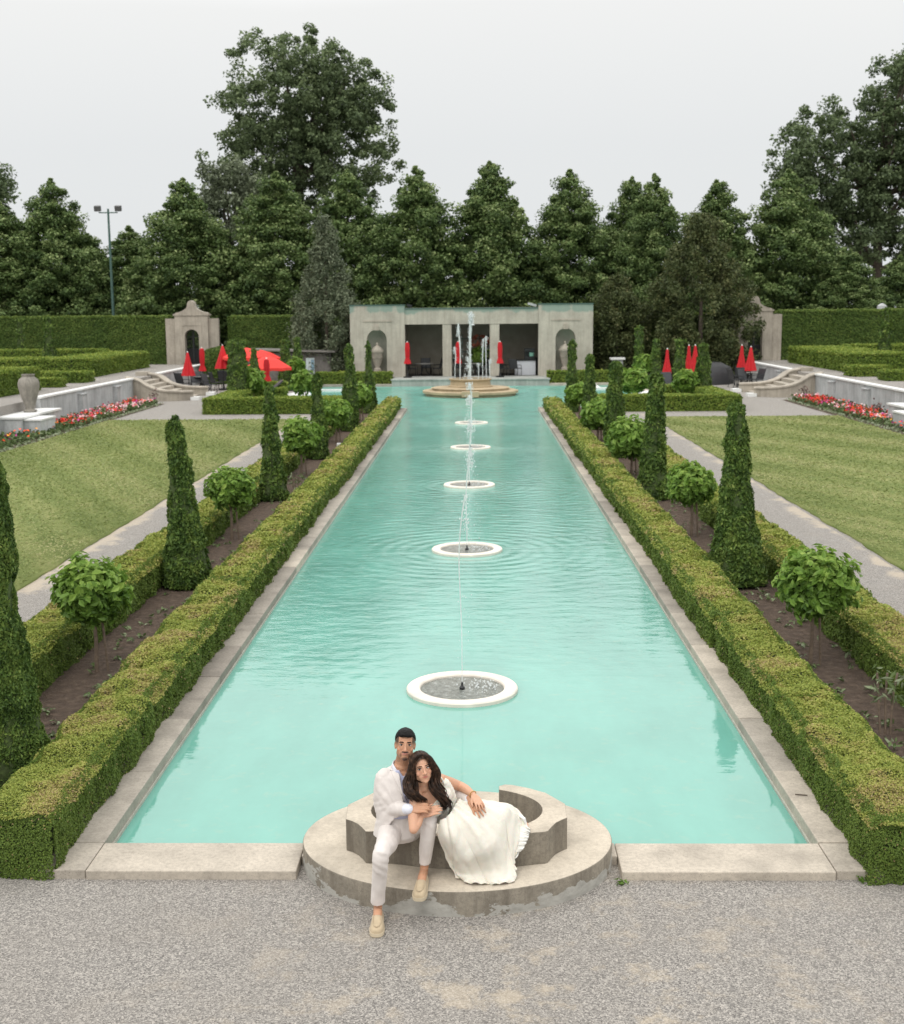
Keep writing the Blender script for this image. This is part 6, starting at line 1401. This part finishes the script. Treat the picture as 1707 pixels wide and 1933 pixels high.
# loafers
def shoe(heel, toe, up, w=.098, L=None, parent=None):
    heel, toe, up = Vector(heel), Vector(toe), Vector(up).normalized(); D = toe-heel; L = D.length; D.normalize(); S = D.cross(up).normalized(); up = S.cross(D)
    st = [(-.02, .55, .040), (.02, .70, .050), (.12, .78, .052), (.25, .76, .050), (.38, .80, .053), (.47, .86, .066), (.58, .93, .064), (.70, 1.0, .055), (.83, .97, .048), (.93, .80, .040), (.985, .55, .030), (1.0, .25, .022)]
    m = MB(); n = 18; rg = []
    for (u, ww, hh_) in st:
        c = heel+D*u*L; rg.append([m.bm.verts.new(c+S*math.copysign(abs(math.cos(a))**.75, math.cos(a))*ww*w*.5+up*(.020+(hh_-.0)*abs(math.sin(a))**.85)) for a in [math.pi*k/n for k in range(n+1)]])
    for A, B in zip(rg, rg[1:]):
        for k in range(n): m.bm.faces.new((A[k], A[k+1], B[k+1], B[k]))
    m.bm.faces.new(rg[0]); m.bm.faces.new(rg[-1])
    seam = [heel+D*u*L+S*s_*w*.5+up*(.020+z_) for u, s_, z_ in [(.48, -.56, .060), (.60, -.60, .060), (.78, -.52, .050), (.90, -.30, .047), (.935, 0, .046), (.90, .30, .047), (.78, .52, .050), (.60, .60, .060), (.48, .56, .060)]]
    m.tube(seam, .0032, 6)
    sh = m.build('loafer', M['suede'], parent, angle=60); toL(man, sh)
    m = MB(); A, B = [], []
    for sgn in (1, -1):
        for (u, ww, hh_) in (st if sgn > 0 else st[::-1]):
            c = heel+D*(u*1.015-.006)*L; A.append(m.bm.verts.new(c+S*sgn*ww*w*.535+up*.0)); B.append(m.bm.verts.new(c+S*sgn*ww*w*.535+up*.026))
    k_ = len(A)
    for k in range(k_): m.bm.faces.new((A[k], A[(k+1) % k_], B[(k+1) % k_], B[k]))
    m.bm.faces.new(A); m.bm.faces.new(B); so_ = m.build('sole', M['sole'], sh, angle=40); so_.matrix_parent_inverse = Matrix.Translation(-Vector(man.location)); sh_inv = sh.matrix_parent_inverse
    so_.matrix_parent_inverse = Matrix.Identity(4)
    # opening of the shoe
    b = Blob(); c = heel+D*.2*L+up*.088; b.ell(c, (.001, .001, .001)); b.bm.free()
    return sh
shoe(heelR, toeR, (0, 0, 1), parent=man); shoe(heelL, toeL, (0, 0, 1), parent=man)

# ---------------------------------------------------------------- the woman
wh = head_frame(P3(797.0, 1450.8, 8.285), 13, -3, -10)
K = dict(neck=P3(801, 1485, 8.335), chest=P3(818, 1508, 8.40), waist=P3(848, 1533, 8.50), hip=P3(872, 1553, 8.575), shL=P3(829, 1471, 8.435), elL=P3(868, 1484, 8.575), wrL=P3(893.5, 1500.5, 8.445),
         shR=P3(787, 1499, 8.30), elR=P3(781, 1569, 8.15), wrR=P3(796, 1537.5, 8.245), kn=P3(943, 1538, 8.53), kn2=P3(925, 1545, 8.45), an=P3(974, 1548, 8.66), an2=P3(960, 1580, 8.50))
woman = empty('person', (K['hip'].x, 8.57, .44), 0, 'seated woman with long dark wavy hair in an ivory dress, leaning on the man', 'person')
def toW(ob): ob.matrix_parent_inverse = Matrix.Translation(-Vector(woman.location)); return ob
ax = (K['neck']-K['hip']).normalized(); su = (K['shL']-K['shR']); su = (su-ax*su.dot(ax)).normalized(); sv = ax.cross(su); sv = sv if sv.dot(CB) > 0 else -sv      # sv: chest forward
b = Blob(); add_head(b, wh, .91, True)
b.chain([(wh @ Vector((0, .02, -.05)), .042), (P3(800, 1478, 8.325), .043), (K['neck'], .050)], 16, 6)
b.loft([(P3(801, 1484, 8.345), su*.055, sv*.045), (P3(806, 1491, 8.36), su*.125, sv*.062), (K['chest'], su*.125, sv*.085), (P3(832, 1520, 8.45), su*.112, sv*.078), (K['waist'], su*.105, sv*.075), (K['hip'], su*.150, sv*.110)])
for s in (-1, 1): b.ell(K['chest']+su*s*.058+sv*.055-ax*.01, (.052, .052, .055))
b.chain([(K['shL'], .044), (P3(848, 1477, 8.52), .041), (K['elL'], .036), (P3(880, 1490, 8.51), .033), (K['wrL'], .023)])
b.chain([(K['shR'], .044), (P3(781, 1535, 8.22), .041), (K['elR']+Vector((0, 0, .012)), .032)]); b.chain([(K['elR']+Vector((0, 0, .010)), .030), (P3(788, 1554, 8.19), .034), (K['wrR'], .023)])
b.chain([(K['hip']+Vector((.04, .03, 0)), .085), (K['kn'], .058), (P3(960, 1545, 8.61), .050), (K['an'], .032)]); b.chain([(K['hip']+Vector((.03, -.05, 0)), .085), (K['kn2'], .058), (K['an2'], .034)])
b.chain([(K['an'], .031), (P3(983, 1551, 8.645), .030), (P3(993, 1557, 8.60), .020)])
b.hand(P3(894, 1501.5, 8.435), P3(909, 1522, 8.335)-P3(894, 1501.5, 8.435), P3(915, 1512, 8.41)-P3(899, 1519, 8.365), Vector((0, .4, -1)), (8, 20, 18), .80, spread=.03, thick=.9)
b.hand(P3(797, 1537, 8.245), P3(816, 1531, 8.235)-P3(797, 1537, 8.245), P3(812, 1541, 8.21)-P3(808, 1524, 8.25), -CB, (5, 22, 24), .86, thick=.9, spread=-.05)
me = b.mesh('person_body', .0036, 3); V = vco(me); paint(me, head_paint(V, wh, (.62, .355, .235), True, .91)); toW(fin(me, 'body', M['skin'], woman)); brows_eyes(wh, woman, True, .91)
for o in list(woman.children)+list(man.children):
    if o.name.split('.')[0] in ('eye', 'lashes', 'eyebrow'): o.matrix_parent_inverse = Matrix.Translation(-Vector(o.parent.location))
# bodice
b = Blob()
b.loft([(P3(813, 1502, 8.385), su*.128, sv*.088), (K['chest']-ax*.01, su*.132, sv*.096), (P3(832, 1520, 8.45), su*.120, sv*.088), (K['waist'], su*.113, sv*.085), (P3(858, 1543, 8.535), su*.130, sv*.10)], 30)
for s in (-1, 1): b.ell(K['chest']+su*s*.060+sv*.056-ax*.012, (.058, .058, .058))
b.chain([(P3(838, 1480, 8.43), .046), (P3(846, 1496, 8.45), .050), (P3(853, 1512, 8.47), .040)], 14, 5)        # soft sleeve band under the shoulder
me = b.mesh('bodice', .005, 3); displace(me, lambda V: (vnoise(V, 60, 2)-.5)*.004+np.sin(((V-np.array(K['waist'])) @ np.array(ax))*260)*.0016)
toW(fin(me, 'bodice', M['dress'], woman))
m = MB(); m.tube([P3(839, 1481, 8.39), P3(835, 1471, 8.385), P3(828, 1463, 8.40), P3(822, 1460, 8.44)], [.007, .006, .006, .006], 8); toW(m.build('strap', M['dress'], woman))
# skirt: a grid of cloth from the waist over the lap to the step
S = [[(833, 1547, .66), (826, 1573, .55), (840, 1604, .40), (851, 1637, .26), (863, 1656, .205)],
     [(844, 1542, .68), (850, 1577, .58), (864, 1618, .40), (876, 1648, .25), (889, 1668, .20)],
     [(851, 1533, .695), (871, 1566, .60), (893, 1612, .43), (906, 1647, .26), (920, 1669, .20)],
     [(858, 1523, .705), (889, 1550, .645), (921, 1596, .48), (938, 1638, .29), (949, 1668, .20)],
     [(864, 1514, .715), (900, 1533, .675), (940, 1568, .54), (957, 1622, .33), (973, 1660, .20)],
     [(868, 1510, .71), (909, 1521, .685), (951, 1534, .635), (965, 1578, .47), (969, 1624, .30)],
     [(870, 1508, .70), (915, 1515, .675), (957, 1522, .635), (982, 1552, .50), (983, 1594, .385)],
     [(871, 1508, .69), (916, 1512, .655), (959, 1518, .615), (985, 1541, .52), (999, 1566, .455)]]
G_ = np.array([[np.array(atz(x, y, z)) for (x, y, z) in c] for c in S])             # col x row x 3
def cres(A, n):
    k = len(A); out = []
    for u in np.linspace(0, k-1, n):
        i = min(int(u), k-2); f = u-i; p0, p1, p2, p3 = A[max(i-1, 0)], A[i], A[i+1], A[min(i+2, k-1)]
        out.append(.5*((2*p1)+(p2-p0)*f+(2*p0-5*p1+4*p2-p3)*f*f+(3*p1-p0-3*p2+p3)*f**3))
    return np.array(out)
nu, nv = 150, 110
G2 = cres(cres(G_, nu).transpose(1, 0, 2), nv)                                       # row x col x 3
du = np.gradient(G2, axis=1); dv = np.gradient(G2, axis=0); NN = unit(np.cross(dv, du)); NN = NN*np.sign((NN @ np.array(CB)))[..., None]
uu, vv = np.meshgrid(np.linspace(0, 1, nu), np.linspace(0, 1, nv))
ph = uu*46+vnoise(np.stack([uu*9, vv*2.2, uu*0], -1), 1.2, 7)*7
gath = np.sin(ph)*.010*np.exp(-vv*1.7)                                              # gathers at the waist
f2 = uu*25+vnoise(np.stack([uu*5, vv*1.6, uu*0+3], -1), 1.0, 9)*6; deep = (np.abs(np.sin(f2*.5))**.6-.6)*.048*np.clip((vv-.08)*1.3, 0, 1)*np.where(uu > .62, .6, 1)*(.55+.9*vnoise(np.stack([uu*4, vv*1.2, uu*0], -1), 1.5, 21))
f3 = (vnoise(np.stack([uu*12+vv*5, vv*7, uu*0], -1), 1.3, 11)-.5)*.018*np.clip(vv*2, 0, 1)
cross = np.exp(-((uu-.72)/.2)**2-((vv-.22)/.15)**2)*np.sin((vv*1.0+uu*.5)*60)*.006   # drag lines across the lap
hem = np.clip((vv-.92)/.08, 0, 1)*np.sin(uu*75)*.010
G2 = G2+NN*(gath+deep+f3+cross+hem)[..., None]
V = G2.reshape(-1, 3); V[:, 2] = np.maximum(V[:, 2], .196)
me = npmesh('skirt', V, gridq(nv, nu), [M['dress']], None, None, np.ones((nv-1)*(nu-1), bool)); o = toW(link('skirt', me, woman)); q = o.modifiers.new('solid', 'SOLIDIFY'); q.thickness = .006; q.offset = -1
# lace flounce by the foot, and its hem falling over the rim
def flounce(path, drop, n=90, rows=10, amp=.014):
    A = cres(np.array([np.array(P3(*p)) for p in path]), n); B = cres(np.array([np.array(P3(*p)) for p in drop]), n); out = []
    for r in range(rows):
        v = r/(rows-1); C = A*(1-v)+B*v; q_ = np.linspace(0, 1, n); nz_ = vnoise(np.stack([q_*9, q_*0+v*1.2, q_*0], 1), 1.4, 5); w_ = np.sin(q_*38+v*1.5+nz_*7)*amp*v*(.5+nz_)+(nz_-.5)*amp*2.2*v
        out.append(C+np.array(CB)*w_[:, None])
    me = npmesh('lace_flounce', np.array(out).reshape(-1, 3), gridq(rows, n), [M['lace']], None, None, np.ones((rows-1)*(n-1), bool)); o = toW(link('lace_flounce', me, woman)); q = o.modifiers.new('solid', 'SOLIDIFY'); q.thickness = .003
M['lace'] = cloth('ivory_lace', (.74, .73, .69), 160, .05, .5)
flounce([(985, 1553, 8.60), (978, 1562, 8.555), (970, 1585, 8.47), (964, 1606, 8.42), (962, 1630, 8.40)], [(1001, 1564, 8.545), (1000, 1572, 8.51), (993, 1590, 8.44), (984, 1606, 8.41), (968, 1626, 8.39)])
flounce([(981, 1566, 8.54), (974, 1582, 8.475), (967, 1604, 8.42)], [(999, 1572, 8.505), (996, 1584, 8.45), (988, 1603, 8.405)], 60, 7, .009)
m = MB(); m.tube([P3(976, 1541.5, 8.63), P3(983, 1540.5, 8.60), P3(990, 1546, 8.575), P3(992, 1553, 8.575)], [.008, .011, .012, .010], 10); m.tube([P3(979, 1557, 8.60), P3(987, 1560, 8.57), P3(996, 1561, 8.56)], .007, 8)
toW(m.build('sandal', M['white_cap'], woman))
# bracelet
b_ = P3(893, 1500, 8.447); dd = (K['wrL']-K['elL']).normalized(); u_ = dd.orthogonal().normalized(); w_ = dd.cross(u_)
m = MB()
for k in range(24):
    a = 2*math.pi*k/24; m.sphere(b_+(u_*math.cos(a)+w_*math.sin(a))*.0275, .0042, 1)
toW(m.build('bracelet', M['gold'], woman))
# hair: scalp cap plus long wavy locks
b = Blob(); hw_ = lambda x, y, z: wh @ Vector((x*.92, y*.92, z*.92)); Rw = wh.to_3x3()
b.ell(hw_(0, .018, .040), (.080, .100, .088), Rw); b.ell(hw_(0, .030, -.02), (.080, .075, .085), Rw)
me = b.mesh('hair', .003, 3); Wi = np.array(wh.inverted())
def killw(V):
    x, y, z = ((np.c_[V, np.ones(len(V))] @ Wi.T)[:, :3]/.92).T
    return ((y < -.012) & (z < .086-14*x*x)) | ((y < -.03) & (z < .03))
cut(me, killw)
def lc(V): return (np.c_[V, np.ones(len(V))] @ Wi.T)[:, :3]/.92
displace(me, lambda V: np.sin(np.arctan2(lc(V)[:, 0], lc(V)[:, 2]+.02)*90+vnoise(lc(V), 25)*6)*.0003 - .004*np.exp(-(lc(V)[:, 0]/.004)**2)*(lc(V)[:, 2] > .05))
toW(fin(me, 'hair', M['hair_brown'], woman, .003))
def locks(name, guide, clumps, per, spread, rad, wave, seed, cyc=2.6):
    rd = np.random.default_rng(seed); mb = MB(); Gp = np.array([np.array(P3(*g)) for g in guide]); C = cres(Gp, 30)
    for k in range(clumps):
        o1, o2 = rd.uniform(-1, 1), rd.uniform(0, 1); ph = rd.uniform(-.55, .55)+seed; fr = cyc*rd.uniform(.92, 1.1); L0 = rd.uniform(.80, 1.0); amp = wave*rd.uniform(.75, 1.2)
        for q in range(per):
            j1, j2 = rd.normal(0, 1, 2); L = max(8, int(30*L0*rd.uniform(.9, 1.0))); L = min(L, 30); pts = []; rr = []
            for i in range(L):
                u = i/29; s_ = spread(u); wv = amp*np.clip((u-.20)*3.4, 0, 1.6); jit = .0035+.003*u
                pts.append(Vector(C[i])+CR*(o1*s_+j1*jit+math.sin(u*fr*6.28+ph)*wv)+CB*(o2*s_*.5+j2*jit*.8+math.cos(u*fr*6.28+ph)*wv*.8))
                rr.append(rad*(.6+.6*math.sin(math.pi*min(1, u*.9+.08)))*(1 if i < L-7 else max(.08, (L-1-i)/7)))
            mb.tube(pts, rr, 5)
    toW(mb.build(name, M['hair_brown'], woman, angle=80))
sp1 = lambda u: .004+.026*min(1, u*1.5)
locks('hair_lock', [(796, 1422, 8.255), (786, 1427, 8.235), (778, 1441, 8.235), (773, 1461, 8.235), (772, 1482, 8.225), (776, 1501, 8.22), (785, 1514, 8.235), (797, 1527, 8.25)], 13, 9, sp1, .0046, .014, 1)
locks('hair_lock', [(797, 1422, 8.255), (808, 1427, 8.245), (816, 1441, 8.26), (821, 1461, 8.285), (826, 1484, 8.29), (833, 1508, 8.30), (839, 1530, 8.325), (842, 1550, 8.35)], 14, 9, lambda u: .004+.034*min(1, u*1.4), .0047, .019, 2)
locks('hair_lock', [(801, 1424, 8.30), (814, 1436, 8.30), (822, 1458, 8.33), (830, 1482, 8.35), (837, 1503, 8.35), (842, 1524, 8.355)], 7, 8, lambda u: .008+.016*u, .0042, .012, 3)
locks('hair_lock', [(790, 1424, 8.29), (778, 1437, 8.28), (772, 1460, 8.27), (771, 1485, 8.255), (773, 1504, 8.25), (782, 1519, 8.25)], 7, 8, lambda u: .008+.012*u, .0042, .009, 4)
locks('hair_lock', [(787, 1462, 8.30), (784, 1480, 8.265), (788, 1497, 8.255), (796, 1510, 8.255), (807, 1521, 8.26)], 8, 8, lambda u: .012+.012*u, .0040, .010, 5, 2.)
